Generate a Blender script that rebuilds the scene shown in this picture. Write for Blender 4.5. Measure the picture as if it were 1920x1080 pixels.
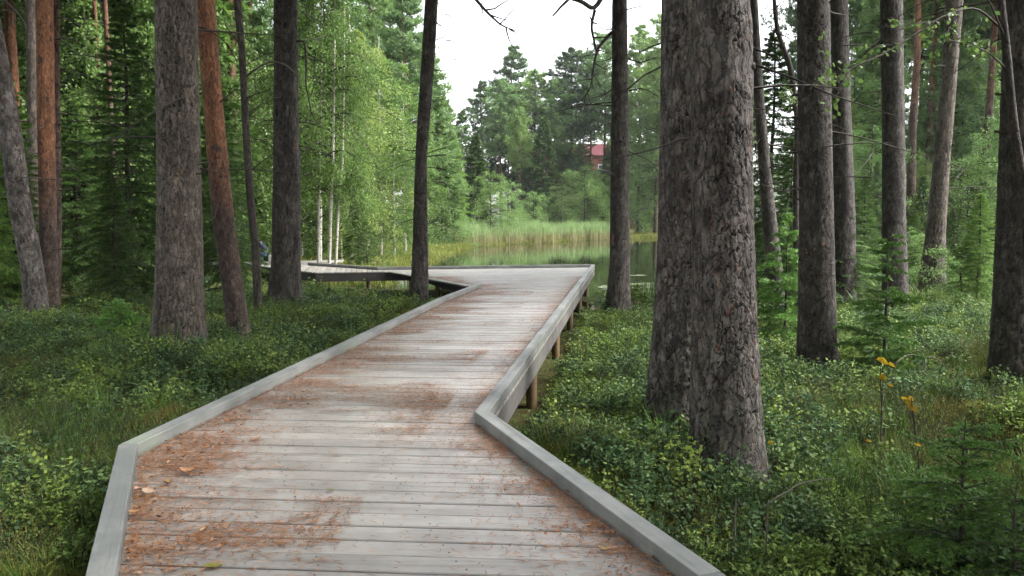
import bpy, math, random
import numpy as np
from mathutils import Vector

# ------------------------------------------------------------------ camera, sky, sun, exposure
scene = bpy.context.scene
for o in list(bpy.data.objects):
    bpy.data.objects.remove(o)
SC = scene.collection
CAM_H, F_PX, HORIZON = 1.4, 1400.0, 415.0
PITCH = math.atan((540 - HORIZON) / F_PX)
cam_data = bpy.data.cameras.new('camera')
cam_data.lens = F_PX / 1920 * 36
cam_data.sensor_width = 36
cam_data.clip_start = 0.05
cam_data.clip_end = 2000
cam = bpy.data.objects.new('camera', cam_data)
cam.location = (0, 0, CAM_H)
cam.rotation_euler = (math.pi / 2 - PITCH, 0, 0)
SC.objects.link(cam)
scene.camera = cam
cam_data.dof.use_dof = False

SUN_ELEV, SUN_AZ = math.radians(50), math.radians(94)     # azimuth measured from +Y towards +X
world = bpy.data.worlds.new('World')
scene.world = world
world.use_nodes = True
wn, wl = world.node_tree.nodes, world.node_tree.links
bg = wn['Background']
sky = wn.new('ShaderNodeTexSky')
sky.sky_type = 'NISHITA'
sky.sun_disc = False
sky.sun_elevation = SUN_ELEV
sky.sun_rotation = SUN_AZ
sky.dust_density = 3.0
bw = wn.new('ShaderNodeRGBToBW')
mixw = wn.new('ShaderNodeMix'); mixw.data_type = 'RGBA'
mixw.inputs[0].default_value = 0.86
wl.new(sky.outputs[0], bw.inputs[0])
wl.new(sky.outputs[0], mixw.inputs[6])
wl.new(bw.outputs[0], mixw.inputs[7])
wl.new(mixw.outputs[2], bg.inputs[0])
bg.inputs[1].default_value = 0.15

sun_data = bpy.data.lights.new('sun', 'SUN')
sun_data.energy = 1.3
sun_data.angle = math.radians(16)
sun_data.color = (1.0, 0.97, 0.93)
sun = bpy.data.objects.new('sun', sun_data)
sd = Vector((math.sin(SUN_AZ) * math.cos(SUN_ELEV), math.cos(SUN_AZ) * math.cos(SUN_ELEV), math.sin(SUN_ELEV)))
sun.rotation_euler = sd.to_track_quat('Z', 'Y').to_euler()
SC.objects.link(sun)

scene.view_settings.view_transform = 'Standard'
scene.view_settings.look = 'None'
scene.view_settings.gamma = 1
scene.view_settings.use_curve_mapping = False
scene.view_settings.exposure = 2.78
scene.cycles.max_bounces = 6
scene.cycles.diffuse_bounces = 4
scene.cycles.glossy_bounces = 2
scene.cycles.transmission_bounces = 3
scene.cycles.transparent_max_bounces = 4
scene.cycles.use_adaptive_sampling = True
scene.cycles.adaptive_threshold = 0.02
scene.cycles.use_denoising = True

# ------------------------------------------------------------------ helpers
cp, sp = math.cos(PITCH), math.sin(PITCH)


def ray(px, py):
    dx, dy = (px - 960) / F_PX, -(py - 540) / F_PX
    return Vector((dx, cp + dy * sp, -sp + dy * cp))


def onz(px, py, z=0.0):
    d = ray(px, py)
    t = (z - CAM_H) / d.z
    return Vector((d.x * t, d.y * t, z))


def aty(px, py, y):
    d = ray(px, py)
    t = y / d.y
    return Vector((d.x * t, y, CAM_H + d.z * t))


def xat(px, y):
    return (px - 960) / F_PX * y


def props(o, label=None, cat=None, group=None, kind=None):
    if label: o['label'] = label
    if cat: o['category'] = cat
    if group: o['group'] = group
    if kind: o['kind'] = kind
    return o


def empty(name, loc, rz=0.0, **kw):
    o = bpy.data.objects.new(name, None)
    o.empty_display_size = 0.2
    o.location = loc
    o.rotation_euler = (0, 0, rz)
    SC.objects.link(o)
    return props(o, **kw)


def link(name, mesh, parent=None, loc=(0, 0, 0), **kw):
    o = bpy.data.objects.new(name, mesh)
    o.location = loc
    SC.objects.link(o)
    if parent is not None:
        o.parent = parent
    return props(o, **kw)


def mesh_np(name, V, faces, mats, midx=None, attrs=None, smooth=False):
    """faces: list of int arrays (n,k); mats: list of materials; midx: one material index per array; attrs: name -> per-vertex floats."""
    V = np.asarray(V, np.float32)
    me = bpy.data.meshes.new(name)
    faces = [np.asarray(f, np.int32) for f in faces if len(f)]
    me.vertices.add(len(V))
    me.vertices.foreach_set('co', V.ravel())
    nl = sum(f.size for f in faces)
    nf = sum(len(f) for f in faces)
    me.loops.add(nl)
    me.loops.foreach_set('vertex_index', np.concatenate([f.ravel() for f in faces]))
    me.polygons.add(nf)
    sizes = np.concatenate([np.full(len(f), f.shape[1], np.int32) for f in faces])
    starts = np.concatenate([[0], np.cumsum(sizes)[:-1]]).astype(np.int32)
    me.polygons.foreach_set('loop_start', starts)
    for m in mats:
        me.materials.append(m)
    if midx is not None:
        me.polygons.foreach_set('material_index', np.concatenate([np.full(len(f), i, np.int32) for f, i in zip(faces, midx)]))
    if smooth is True:
        me.polygons.foreach_set('use_smooth', np.ones(nf, bool))
    elif not smooth:
        me.polygons.foreach_set('use_smooth', np.zeros(nf, bool))
    else:
        me.polygons.foreach_set('use_smooth', np.concatenate([np.full(len(f), s, bool) for f, s in zip(faces, smooth)]))
    for k, a in (attrs or {}).items():
        at = me.attributes.new(k, 'FLOAT', 'POINT')
        at.data.foreach_set('value', np.asarray(a, np.float32))
    me.update(calc_edges=True)
    return me


class Acc:
    """collects pieces of one mesh"""
    def __init__(s):
        s.V, s.F, s.M, s.A, s.n, s.S = [], [], [], [], 0, []

    def add(s, V, F, m=0, a=0.0, smooth=False):
        V = np.asarray(V, np.float32).reshape(-1, 3)
        F = np.asarray(F, np.int32)
        s.V.append(V); s.F.append(F + s.n); s.M.append(m); s.S.append(smooth)
        s.A.append(np.broadcast_to(np.asarray(a, np.float32), (len(V),)))
        s.n += len(V)

    def box(s, c, size, rz=0.0, m=0, a=0.0):
        hx, hy, hz = [q / 2 for q in size]
        P = np.array([(x, y, z) for z in (-hz, hz) for x, y in ((-hx, -hy), (hx, -hy), (hx, hy), (-hx, hy))])
        ca, sa = math.cos(rz), math.sin(rz)
        P = np.stack([P[:, 0] * ca - P[:, 1] * sa, P[:, 0] * sa + P[:, 1] * ca, P[:, 2]], 1) + np.array(c)
        s.add(P, [(3, 2, 1, 0), (4, 5, 6, 7), (0, 1, 5, 4), (1, 2, 6, 5), (2, 3, 7, 6), (3, 0, 4, 7)], m, a)

    def prism(s, poly, z0, z1, m=0, a=0.0):
        n = len(poly)
        P = [(p[0], p[1], z0) for p in poly] + [(p[0], p[1], z1) for p in poly]
        s.add(P, [tuple(range(n))[::-1]], m, a)
        s.n -= 0
        b = s.n - 2 * n
        s.F[-1] = np.array([list(range(n))[::-1]]) + b
        s.F.append(np.array([list(range(n, 2 * n))]) + b); s.M.append(m); s.S.append(False)
        s.F.append(np.array([(i, (i + 1) % n, (i + 1) % n + n, i + n) for i in range(n)]) + b); s.M.append(m); s.S.append(False)

    def tube(s, pts, rad, seg=6, m=0, a=0.0, cap=True):
        pts = np.asarray(pts, float)
        rad = np.broadcast_to(np.asarray(rad, float), (len(pts),))
        T = np.gradient(pts, axis=0)
        T /= np.linalg.norm(T, axis=1, keepdims=True) + 1e-9
        ref = np.array([0, 0, 1.0]) if abs(T[0, 2]) < 0.8 else np.array([1.0, 0, 0])
        U = np.cross(T, ref); U /= np.linalg.norm(U, axis=1, keepdims=True) + 1e-9
        W = np.cross(T, U)
        th = np.arange(seg) / seg * 2 * math.pi
        R = pts[:, None] + rad[:, None, None] * (np.cos(th)[None, :, None] * U[:, None] + np.sin(th)[None, :, None] * W[:, None])
        n = len(pts)
        i = np.arange(n - 1)[:, None] * seg
        j = np.arange(seg)[None]
        j2 = (j + 1) % seg
        F = np.stack([i + j, i + j2, i + seg + j2, i + seg + j], -1).reshape(-1, 4)
        s.add(R.reshape(-1, 3), F, m, a, True)

    def mesh(s, name, mats, attr='var'):
        return mesh_np(name, np.concatenate(s.V), s.F, mats, s.M, {attr: np.concatenate(s.A)}, smooth=s.S)


def vnoise(x, y, z, seed=0):
    """value noise, -1..1"""
    x, y, z = np.broadcast_arrays(np.asarray(x, float), np.asarray(y, float), np.asarray(z, float))
    xi, yi, zi = np.floor(x).astype(np.int64), np.floor(y).astype(np.int64), np.floor(z).astype(np.int64)
    fx, fy, fz = x - xi, y - yi, z - zi
    fx, fy, fz = [f * f * (3 - 2 * f) for f in (fx, fy, fz)]

    def h(i, j, k):
        n = (i * 374761393 + j * 668265263 + k * 2147483647 + seed * 974711) & 0xffffffff
        n = ((n ^ (n >> 13)) * 1274126177) & 0xffffffff
        n = (n ^ (n >> 16)) & 0xffffff
        return n / 0x7fffff - 1.0
    r = 0
    for dx in (0, 1):
        for dy in (0, 1):
            for dz in (0, 1):
                w = (fx if dx else 1 - fx) * (fy if dy else 1 - fy) * (fz if dz else 1 - fz)
                r = r + w * h(xi + dx, yi + dy, zi + dz)
    return r


def hash2(i, j, s):
    n = (i * 73856093 + j * 19349663 + s * 83492791) & 0xffffffff
    n = ((n ^ (n >> 15)) * 2246822519) & 0xffffffff
    n = ((n ^ (n >> 13)) * 3266489917) & 0xffffffff
    return ((n ^ (n >> 16)) & 0xffffff) / 0x1000000


def sstep(a, b, x):
    t = np.clip((x - a) / (b - a), 0, 1)
    return t * t * (3 - 2 * t)


# ------------------------------------------------------------------ materials
def new_mat(name):
    m = bpy.data.materials.new(name)
    m.use_nodes = True
    n, l = m.node_tree.nodes, m.node_tree.links
    b = n['Principled BSDF']
    return m, n, l, b


def val(n, l, sock, v):
    if hasattr(v, 'is_linked') or isinstance(v, bpy.types.NodeSocket):
        l.new(v, sock)
    else:
        sock.default_value = v


def mixc(n, l, fac, a, b, mode='MIX'):
    x = n.new('ShaderNodeMix'); x.data_type = 'RGBA'; x.blend_type = mode
    x.clamp_factor = True
    val(n, l, x.inputs[0], fac)
    val(n, l, x.inputs[6], a if isinstance(a, bpy.types.NodeSocket) else (*a, 1))
    val(n, l, x.inputs[7], b if isinstance(b, bpy.types.NodeSocket) else (*b, 1))
    return x.outputs[2]


def mathn(n, l, op, a, b=0.0, c=0.0, clamp=False):
    x = n.new('ShaderNodeMath'); x.operation = op; x.use_clamp = clamp
    val(n, l, x.inputs[0], a); val(n, l, x.inputs[1], b); val(n, l, x.inputs[2], c)
    return x.outputs[0]


def ramp(n, l, fac, a, b, smooth=True):
    x = n.new('ShaderNodeMapRange'); x.interpolation_type = 'SMOOTHSTEP' if smooth else 'LINEAR'
    l.new(fac, x.inputs[0]); x.inputs[1].default_value = a; x.inputs[2].default_value = b
    return x.outputs[0]


def noise(n, l, vec, scale, detail=3, rough=0.55, sc3=None, dist=0.0):
    if sc3:
        mp = n.new('ShaderNodeMapping'); mp.inputs['Scale'].default_value = sc3
        l.new(vec, mp.inputs[0]); vec = mp.outputs[0]
    x = n.new('ShaderNodeTexNoise')
    x.inputs['Scale'].default_value = scale; x.inputs['Detail'].default_value = detail
    x.inputs['Roughness'].default_value = rough; x.inputs['Distortion'].default_value = dist
    l.new(vec, x.inputs['Vector'])
    return x.outputs['Fac']


def tc(n, kind='Object'):
    return n.new('ShaderNodeTexCoord').outputs[kind]


def attr(n, name):
    a = n.new('ShaderNodeAttribute'); a.attribute_name = name
    return a.outputs['Fac']


def bump(n, l, h, strength, dist, b):
    x = n.new('ShaderNodeBump'); x.inputs['Strength'].default_value = strength; x.inputs['Distance'].default_value = dist
    l.new(h, x.inputs['Height']); l.new(x.outputs[0], b.inputs['Normal'])


def leaf_mat(name, c1, c2, c3=None, trans=0.35, rough=0.5, spec=0.3, world_patch=0.0, patch_col=None, stalk=None):
    m, n, l, b = new_mat(name)
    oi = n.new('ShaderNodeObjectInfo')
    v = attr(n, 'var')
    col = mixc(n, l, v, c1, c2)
    if c3:
        f = ramp(n, l, oi.outputs['Random'], 0.5, 1.0)
        col = mixc(n, l, mathn(n, l, 'MULTIPLY', f, 0.8), col, c3)
    if patch_col:
        nz = noise(n, l, oi.outputs['Location'], world_patch, 2)
        col = mixc(n, l, ramp(n, l, nz, 0.5, 0.64), col, patch_col)
    hs = n.new('ShaderNodeHueSaturation')
    l.new(col, hs.inputs['Color'])
    l.new(mathn(n, l, 'MULTIPLY_ADD', oi.outputs['Random'], 0.9, 0.5), hs.inputs['Value'])
    l.new(hs.outputs[0], b.inputs['Base Color'])
    b.inputs['Roughness'].default_value = rough
    b.inputs['Specular IOR Level'].default_value = spec
    tr = n.new('ShaderNodeBsdfTranslucent')
    l.new(hs.outputs[0], tr.inputs[0])
    mx = n.new('ShaderNodeMixShader'); mx.inputs[0].default_value = trans
    l.new(b.outputs[0], mx.inputs[1]); l.new(tr.outputs[0], mx.inputs[2])
    l.new(mx.outputs[0], n['Material Output'].inputs[0])
    return m


def bark_mat(name, plate, plate2, fissure, flake=(0.2, 0.07, 0.04), flake_amt=0.12, upper=None, z0=3.0, z1=5.0, lichen=(0.16, 0.18, 0.13), lichen_amt=0.4, lichen_z=1.5, bscale=1.0):
    m, n, l, b = new_mat(name)
    o = tc(n)
    br, ce = attr(n, 'bark'), attr(n, 'cell')
    n1 = noise(n, l, o, 5, 3)
    n2 = noise(n, l, o, 40, 4, 0.65, (1, 1, 0.35))
    col = mixc(n, l, ramp(n, l, n1, 0.3, 0.7), plate, plate2)
    col = mixc(n, l, mathn(n, l, 'MULTIPLY', ramp(n, l, ce, 1 - flake_amt - 0.02, 1 - flake_amt + 0.02), ramp(n, l, n2, 0.42, 0.55)), col, flake)
    col = mixc(n, l, ramp(n, l, n2, 0.35, 0.7), col, mixc(n, l, 1.0, col, (1.5, 1.5, 1.55), 'MULTIPLY'))
    sepz = n.new('ShaderNodeSeparateXYZ'); l.new(o, sepz.inputs[0])
    z = sepz.outputs[2]
    if upper:
        nz = noise(n, l, o, 1.6, 4)
        zz = mathn(n, l, 'MULTIPLY_ADD', nz, 2.4, z)
        up = mixc(n, l, ramp(n, l, n2, 0.4, 0.6), upper, tuple(c * 0.65 for c in upper))
        up = mixc(n, l, ramp(n, l, noise(n, l, o, 9, 2, 0.5, (1, 1, 0.5)), 0.64, 0.7), up, (0.06, 0.04, 0.035))
        col = mixc(n, l, ramp(n, l, zz, z0 + 1.2, z1 + 1.2), col, up)
    lz = ramp(n, l, z, lichen_z, 0.0)
    ln = ramp(n, l, noise(n, l, o, 13, 5, 0.7), 0.5, 0.62)
    col = mixc(n, l, mathn(n, l, 'MULTIPLY', mathn(n, l, 'MULTIPLY', lz, ln), lichen_amt), col, lichen)
    col = mixc(n, l, ramp(n, l, br, 0.0, 0.75), fissure, col)
    cv = n.new('ShaderNodeHueSaturation'); l.new(col, cv.inputs['Color']); l.new(mathn(n, l, 'MULTIPLY_ADD', ce, 0.6, 0.7), cv.inputs['Value']); col = cv.outputs[0]
    l.new(col, b.inputs['Base Color'])
    b.inputs['Roughness'].default_value = 0.85
    b.inputs['Specular IOR Level'].default_value = 0.25
    dn = n.new('ShaderNodeTexNoise'); dn.inputs['Scale'].default_value = 9 * bscale; dn.inputs['Detail'].default_value = 4; dn.inputs['Roughness'].default_value = 0.7
    l.new(o, dn.inputs['Vector'])
    vs = n.new('ShaderNodeVectorMath'); vs.operation = 'MULTIPLY_ADD'
    l.new(dn.outputs['Color'], vs.inputs[0]); vs.inputs[1].default_value = (0.12 / bscale,) * 3; l.new(o, vs.inputs[2])
    mp = n.new('ShaderNodeMapping'); mp.inputs['Scale'].default_value = (1, 1, 0.27); l.new(vs.outputs[0], mp.inputs[0])
    ve = n.new('ShaderNodeTexVoronoi'); ve.feature = 'DISTANCE_TO_EDGE'; ve.inputs['Scale'].default_value = 20 * bscale; l.new(mp.outputs[0], ve.inputs['Vector'])
    vc = n.new('ShaderNodeTexVoronoi'); vc.inputs['Scale'].default_value = 20 * bscale; l.new(mp.outputs[0], vc.inputs['Vector'])
    vf = n.new('ShaderNodeTexVoronoi'); vf.inputs['Scale'].default_value = 46 * bscale; l.new(mp.outputs[0], vf.inputs['Vector'])
    edge = ramp(n, l, ve.outputs['Distance'], 0.0, 0.10)
    rc = n.new('ShaderNodeSeparateColor'); l.new(vc.outputs['Color'], rc.inputs[0])
    rf = n.new('ShaderNodeSeparateColor'); l.new(vf.outputs['Color'], rf.inputs[0])
    bright = mathn(n, l, 'ADD', mathn(n, l, 'MULTIPLY', rc.outputs[0], 0.5), mathn(n, l, 'MULTIPLY_ADD', rf.outputs[0], 0.6, 0.5))
    cv = n.new('ShaderNodeHueSaturation'); l.new(col, cv.inputs['Color']); l.new(bright, cv.inputs['Value'])
    up_amt = 1.0
    if upper:
        up_amt = ramp(n, l, zz, z1 + 1.2, z0 + 1.2)
        up_amt = mathn(n, l, 'MULTIPLY_ADD', up_amt, 0.75, 0.25)
    dark = mathn(n, l, 'MULTIPLY', mathn(n, l, 'SUBTRACT', 1.0, edge), mathn(n, l, 'MULTIPLY', up_amt, 0.5))
    col = mixc(n, l, dark, cv.outputs[0], fissure)
    l.new(col, b.inputs['Base Color'])
    b.inputs['Roughness'].default_value = 0.85
    b.inputs['Specular IOR Level'].default_value = 0.25
    n3 = noise(n, l, o, 60 * bscale, 6, 0.8, (1, 1, 0.45))
    h = mathn(n, l, 'ADD', mathn(n, l, 'MULTIPLY', edge, 0.5), mathn(n, l, 'ADD', mathn(n, l, 'MULTIPLY', rc.outputs[1], 0.45), mathn(n, l, 'ADD', mathn(n, l, 'MULTIPLY', rf.outputs[1], 0.3), mathn(n, l, 'MULTIPLY', n3, 0.5))))
    bump(n, l, h, 0.9 if not upper else 0.7, 0.018 / bscale, b)
    return m


M_PINE = bark_mat('bark_grey_pine', (0.044, 0.037, 0.032), (0.100, 0.087, 0.078), (0.007, 0.0055, 0.0045), flake=(0.070, 0.033, 0.022), flake_amt=0.16, lichen=(0.075, 0.085, 0.055), lichen_amt=0.9, bscale=0.8, lichen_z=2.0)
M_PINE_PALE = bark_mat('bark_pale_pine', (0.056, 0.045, 0.035), (0.092, 0.076, 0.062), (0.011, 0.008, 0.0065), flake=(0.07, 0.042, 0.028), lichen=(0.07, 0.08, 0.05), lichen_amt=0.5)
M_PINE_DARK = bark_mat('bark_dark_pine', (0.028, 0.0235, 0.020), (0.058, 0.050, 0.043), (0.005, 0.004, 0.0035), lichen=(0.05, 0.06, 0.035), flake_amt=0.05)
M_PINE_OR = bark_mat('bark_orange_pine', (0.038, 0.026, 0.020), (0.062, 0.043, 0.034), (0.009, 0.006, 0.005), flake=(0.07, 0.035, 0.022), upper=(0.19, 0.085, 0.044), z0=1.9, z1=3.4)
M_PINE_FAR = bark_mat('bark_far_pine', (0.055, 0.038, 0.03), (0.08, 0.057, 0.046), (0.016, 0.011, 0.009), upper=(0.17, 0.078, 0.045), z0=3.5, z1=9.0, bscale=0.5)
M_SPRUCE_BARK = bark_mat('bark_spruce', (0.03, 0.024, 0.02), (0.05, 0.041, 0.035), (0.01, 0.008, 0.007), flake_amt=0.02)


def birch_bark():
    m, n, l, b = new_mat('bark_birch')
    o = tc(n)
    n1 = noise(n, l, o, 9, 4, 0.6, (0.35, 0.35, 2.2))
    n2 = noise(n, l, o, 3, 4)
    col = mixc(n, l, ramp(n, l, n2, 0.3, 0.7), (0.45, 0.43, 0.38), (0.32, 0.29, 0.25))
    col = mixc(n, l, ramp(n, l, n1, 0.57, 0.62), col, (0.05, 0.045, 0.04))
    l.new(col, b.inputs['Base Color'])
    b.inputs['Roughness'].default_value = 0.7
    return m


M_BIRCH = birch_bark()


def wood_mat(name, c1, c2, dark, along=(1, 1, 1), rough=0.5, green=None, litter=None, per_obj=0.25, spec=0.5, grime=None):
    m, n, l, b = new_mat(name)
    o = tc(n)
    oi = n.new('ShaderNodeObjectInfo')
    add = n.new('ShaderNodeVectorMath'); add.operation = 'ADD'
    l.new(o, add.inputs[0])
    cmb = n.new('ShaderNodeCombineXYZ')
    r10 = mathn(n, l, 'MULTIPLY', oi.outputs['Random'], 37.0)
    l.new(r10, cmb.inputs[0]); l.new(r10, cmb.inputs[1]); l.new(r10, cmb.inputs[2])
    l.new(cmb.outputs[0], add.inputs[1])
    v = add.outputs[0]
    g1 = noise(n, l, v, 14, 5, 0.6, along, 0.6)
    g2 = noise(n, l, v, 70, 3, 0.6, along)
    blot = noise(n, l, v, 2.6, 4, 0.65)
    col = mixc(n, l, ramp(n, l, blot, 0.32, 0.68), c1, c2)
    col = mixc(n, l, mathn(n, l, 'MULTIPLY', ramp(n, l, g1, 0.5, 0.74), 0.62), col, dark)
    col = mixc(n, l, mathn(n, l, 'MULTIPLY', ramp(n, l, g2, 0.55, 0.75), 0.4), col, dark)
    kn = n.new('ShaderNodeTexVoronoi'); kn.inputs['Scale'].default_value = 2.6
    mp = n.new('ShaderNodeMapping'); mp.inputs['Scale'].default_value = (1, 1.0, 1) if along[0] == 1 else tuple(max(a, 0.45) for a in along)
    l.new(v, mp.inputs[0]); l.new(mp.outputs[0], kn.inputs['Vector'])
    knot = ramp(n, l, kn.outputs['Distance'], 0.05, 0.03)
    col = mixc(n, l, mathn(n, l, 'MULTIPLY', knot, 0.75), col, (0.06, 0.045, 0.035))
    if grime:
        sz = n.new('ShaderNodeSeparateXYZ'); l.new(o, sz.inputs[0])
        zz = mathn(n, l, 'MULTIPLY_ADD', noise(n, l, v, 6, 4, 0.7), 0.07, sz.outputs[2])
        col = mixc(n, l, mathn(n, l, 'MULTIPLY', ramp(n, l, zz, 0.07, 0.04), 0.6), col, grime)
    if green:
        gn = ramp(n, l, noise(n, l, o, 1.1, 3), 0.52, 0.7)
        col = mixc(n, l, mathn(n, l, 'MULTIPLY', gn, 0.5), col, green)
    if litter:
        ln = ramp(n, l, noise(n, l, o, 1.5, 5, 0.7), 0.60, 0.74)
        ln2 = ramp(n, l, noise(n, l, o, 60, 3, 0.7, (0.35, 1, 1)), 0.48, 0.58)
        col = mixc(n, l, mathn(n, l, 'MULTIPLY', mathn(n, l, 'MULTIPLY', ln, ln2), 0.55), col, litter)
    hs = n.new('ShaderNodeHueSaturation')
    l.new(col, hs.inputs['Color'])
    l.new(mathn(n, l, 'MULTIPLY_ADD', oi.outputs['Random'], per_obj, 1 - per_obj / 2), hs.inputs['Value'])
    l.new(hs.outputs[0], b.inputs['Base Color'])
    rr = mathn(n, l, 'MULTIPLY_ADD', g1, 0.25, rough - 0.12)
    l.new(rr, b.inputs['Roughness'])
    b.inputs['Specular IOR Level'].default_value = spec
    bump(n, l, mathn(n, l, 'ADD', g1, mathn(n, l, 'MULTIPLY', g2, 0.5)), 0.35, 0.006, b)
    return m


M_PLANK = wood_mat('weathered_plank', (0.262, 0.246, 0.226), (0.182, 0.170, 0.157), (0.068, 0.056, 0.047), along=(0.05, 1, 1), rough=0.40, spec=0.5, green=(0.19, 0.20, 0.145))
M_KERB = wood_mat('weathered_kerb', (0.175, 0.178, 0.168), (0.105, 0.112, 0.108), (0.045, 0.04, 0.034), along=(0.05, 1, 1), rough=0.55, green=(0.13, 0.16, 0.11), grime=(0.06, 0.05, 0.04))
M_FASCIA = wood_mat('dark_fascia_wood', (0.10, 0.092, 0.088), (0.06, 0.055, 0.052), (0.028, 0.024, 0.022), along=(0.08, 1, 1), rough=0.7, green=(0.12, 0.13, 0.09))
M_FASCIA_D = wood_mat('darkest_fascia_wood', (0.045, 0.04, 0.038), (0.03, 0.026, 0.024), (0.015, 0.012, 0.011), along=(0.08, 1, 1), rough=0.8)  # darker wood tone for the front boards of the left arm
M_POST = wood_mat('treated_post_wood', (0.13, 0.085, 0.035), (0.085, 0.052, 0.022), (0.035, 0.022, 0.012), along=(1, 1, 0.15), rough=0.7)

L_BILB = leaf_mat('bilberry_leaf', (0.034, 0.080, 0.028), (0.112, 0.185, 0.078), (0.135, 0.175, 0.030), trans=0.3, rough=0.6, spec=0.15, world_patch=0.8, patch_col=(0.10, 0.155, 0.028))
L_GRASS = leaf_mat('grass_blade', (0.055, 0.13, 0.022), (0.12, 0.23, 0.04), (0.16, 0.20, 0.05), trans=0.35, rough=0.5)
L_MOSS = leaf_mat('moss_sprig', (0.075, 0.105, 0.018), (0.17, 0.20, 0.034), (0.13, 0.085, 0.03), trans=0.3, rough=0.7, world_patch=0.35, patch_col=(0.21, 0.16, 0.035))
L_SEDGE = leaf_mat('bog_sedge', (0.11, 0.15, 0.03), (0.22, 0.25, 0.05), (0.19, 0.19, 0.05), trans=0.35, rough=0.6)
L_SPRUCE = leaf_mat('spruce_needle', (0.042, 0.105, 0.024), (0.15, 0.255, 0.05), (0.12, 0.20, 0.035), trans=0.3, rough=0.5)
L_SPRUCE_N = leaf_mat('young_spruce_needle', (0.038, 0.105, 0.022), (0.145, 0.275, 0.045), None, trans=0.3, rough=0.45)
L_PINE = leaf_mat('pine_needle', (0.07, 0.14, 0.052), (0.16, 0.26, 0.092), (0.14, 0.21, 0.055), trans=0.35, rough=0.5)
L_BIRCH = leaf_mat('birch_leaf', (0.070, 0.15, 0.032), (0.165, 0.265, 0.062), (0.19, 0.24, 0.06), trans=0.5, rough=0.45)
L_BROAD = leaf_mat('shrub_leaf', (0.08, 0.16, 0.038), (0.19, 0.29, 0.075), (0.13, 0.22, 0.07), trans=0.45, rough=0.45)


def plain(name, c, rough=0.7, c2=None, scale=8.0, spec=0.3, bmp=0.0, trans=0):
    m, n, l, b = new_mat(name)
    if c2:
        nn = noise(n, l, tc(n), scale, 4, 0.6)
        l.new(mixc(n, l, ramp(n, l, nn, 0.3, 0.7), c, c2), b.inputs['Base Color'])
        if bmp: bump(n, l, nn, bmp, 0.01, b)
    else:
        b.inputs['Base Color'].default_value = (*c, 1)
    b.inputs['Roughness'].default_value = rough
    b.inputs['Specular IOR Level'].default_value = spec
    return m


M_TWIG = plain('twig_bark', (0.028, 0.022, 0.018), 0.85, (0.055, 0.045, 0.038), 20)
M_TWIG_PALE = plain('dead_twig_bark', (0.10, 0.085, 0.07), 0.85, (0.055, 0.045, 0.038), 20)


def litter_mat(name, c1, c2, c3, trans=0.1):
    m, n, l, b = new_mat(name)
    v = attr(n, 'var')
    cr = n.new('ShaderNodeValToRGB')
    e = cr.color_ramp.elements
    e[0].color = (*c1, 1); e[1].color = (*c3, 1); e.new(0.55).color = (*c2, 1)
    l.new(v, cr.inputs[0])
    l.new(cr.outputs[0], b.inputs['Base Color'])
    b.inputs['Roughness'].default_value = 0.7
    b.inputs['Specular IOR Level'].default_value = 0.2
    return m


M_NEEDLE = litter_mat('fallen_needle', (0.06, 0.024, 0.012), (0.22, 0.083, 0.026), (0.38, 0.18, 0.06))
M_DRYLEAF = litter_mat('dry_leaf', (0.06, 0.026, 0.016), (0.20, 0.095, 0.045), (0.40, 0.24, 0.14))


def ground_mat():
    m, n, l, b = new_mat('forest_floor')
    o = tc(n)
    a = noise(n, l, o, 0.8, 5, 0.65)
    c = noise(n, l, o, 9, 5, 0.7)
    col = mixc(n, l, ramp(n, l, a, 0.35, 0.65), (0.035, 0.045, 0.015), (0.045, 0.03, 0.015))
    col = mixc(n, l, ramp(n, l, c, 0.4, 0.7), col, (0.065, 0.085, 0.02))
    l.new(col, b.inputs['Base Color'])
    b.inputs['Roughness'].default_value = 0.95
    b.inputs['Specular IOR Level'].default_value = 0.1
    bump(n, l, c, 1.0, 0.08, b)
    return m


def water_mat():
    m, n, l, b = new_mat('pond_water')
    b.inputs['Base Color'].default_value = (0.012, 0.013, 0.007, 1)
    b.inputs['Roughness'].default_value = 0.03
    b.inputs['IOR'].default_value = 1.33
    b.inputs['Specular IOR Level'].default_value = 0.8
    w = noise(n, l, tc(n), 1.4, 3, 0.5, (1, 2.2, 1))
    bump(n, l, w, 0.06, 0.02, b)
    return m


# ------------------------------------------------------------------ terrain
POND_Z = -0.62
POND = np.array([(-5.0, 25.5), (-4.6, 37), (-4.4, 47), (-3.6, 61), (4, 74), (12, 89), (19, 93), (23, 80), (19, 52), (13.5, 36), (9.5, 27), (6.2, 20.6), (2.4, 19.6), (0.5, 21.8), (-4, 22.6)])


def poly_sd(x, y, P):
    """signed distance, positive outside"""
    x, y = np.asarray(x, float), np.asarray(y, float)
    d = np.full(x.shape, 1e9)
    ins = np.zeros(x.shape, bool)
    n = len(P)
    for i in range(n):
        a, b = P[i], P[(i + 1) % n]
        e = b - a
        t = np.clip(((x - a[0]) * e[0] + (y - a[1]) * e[1]) / (e @ e), 0, 1)
        d = np.minimum(d, np.hypot(x - a[0] - t * e[0], y - a[1] - t * e[1]))
        c = ((a[1] <= y) != (b[1] <= y))
        with np.errstate(divide='ignore', invalid='ignore'):
            xi = a[0] + (y - a[1]) / (b[1] - a[1] if b[1] != a[1] else 1e-9) * e[0]
        ins ^= c & (x < xi)
    return np.where(ins, -d, d)


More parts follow.
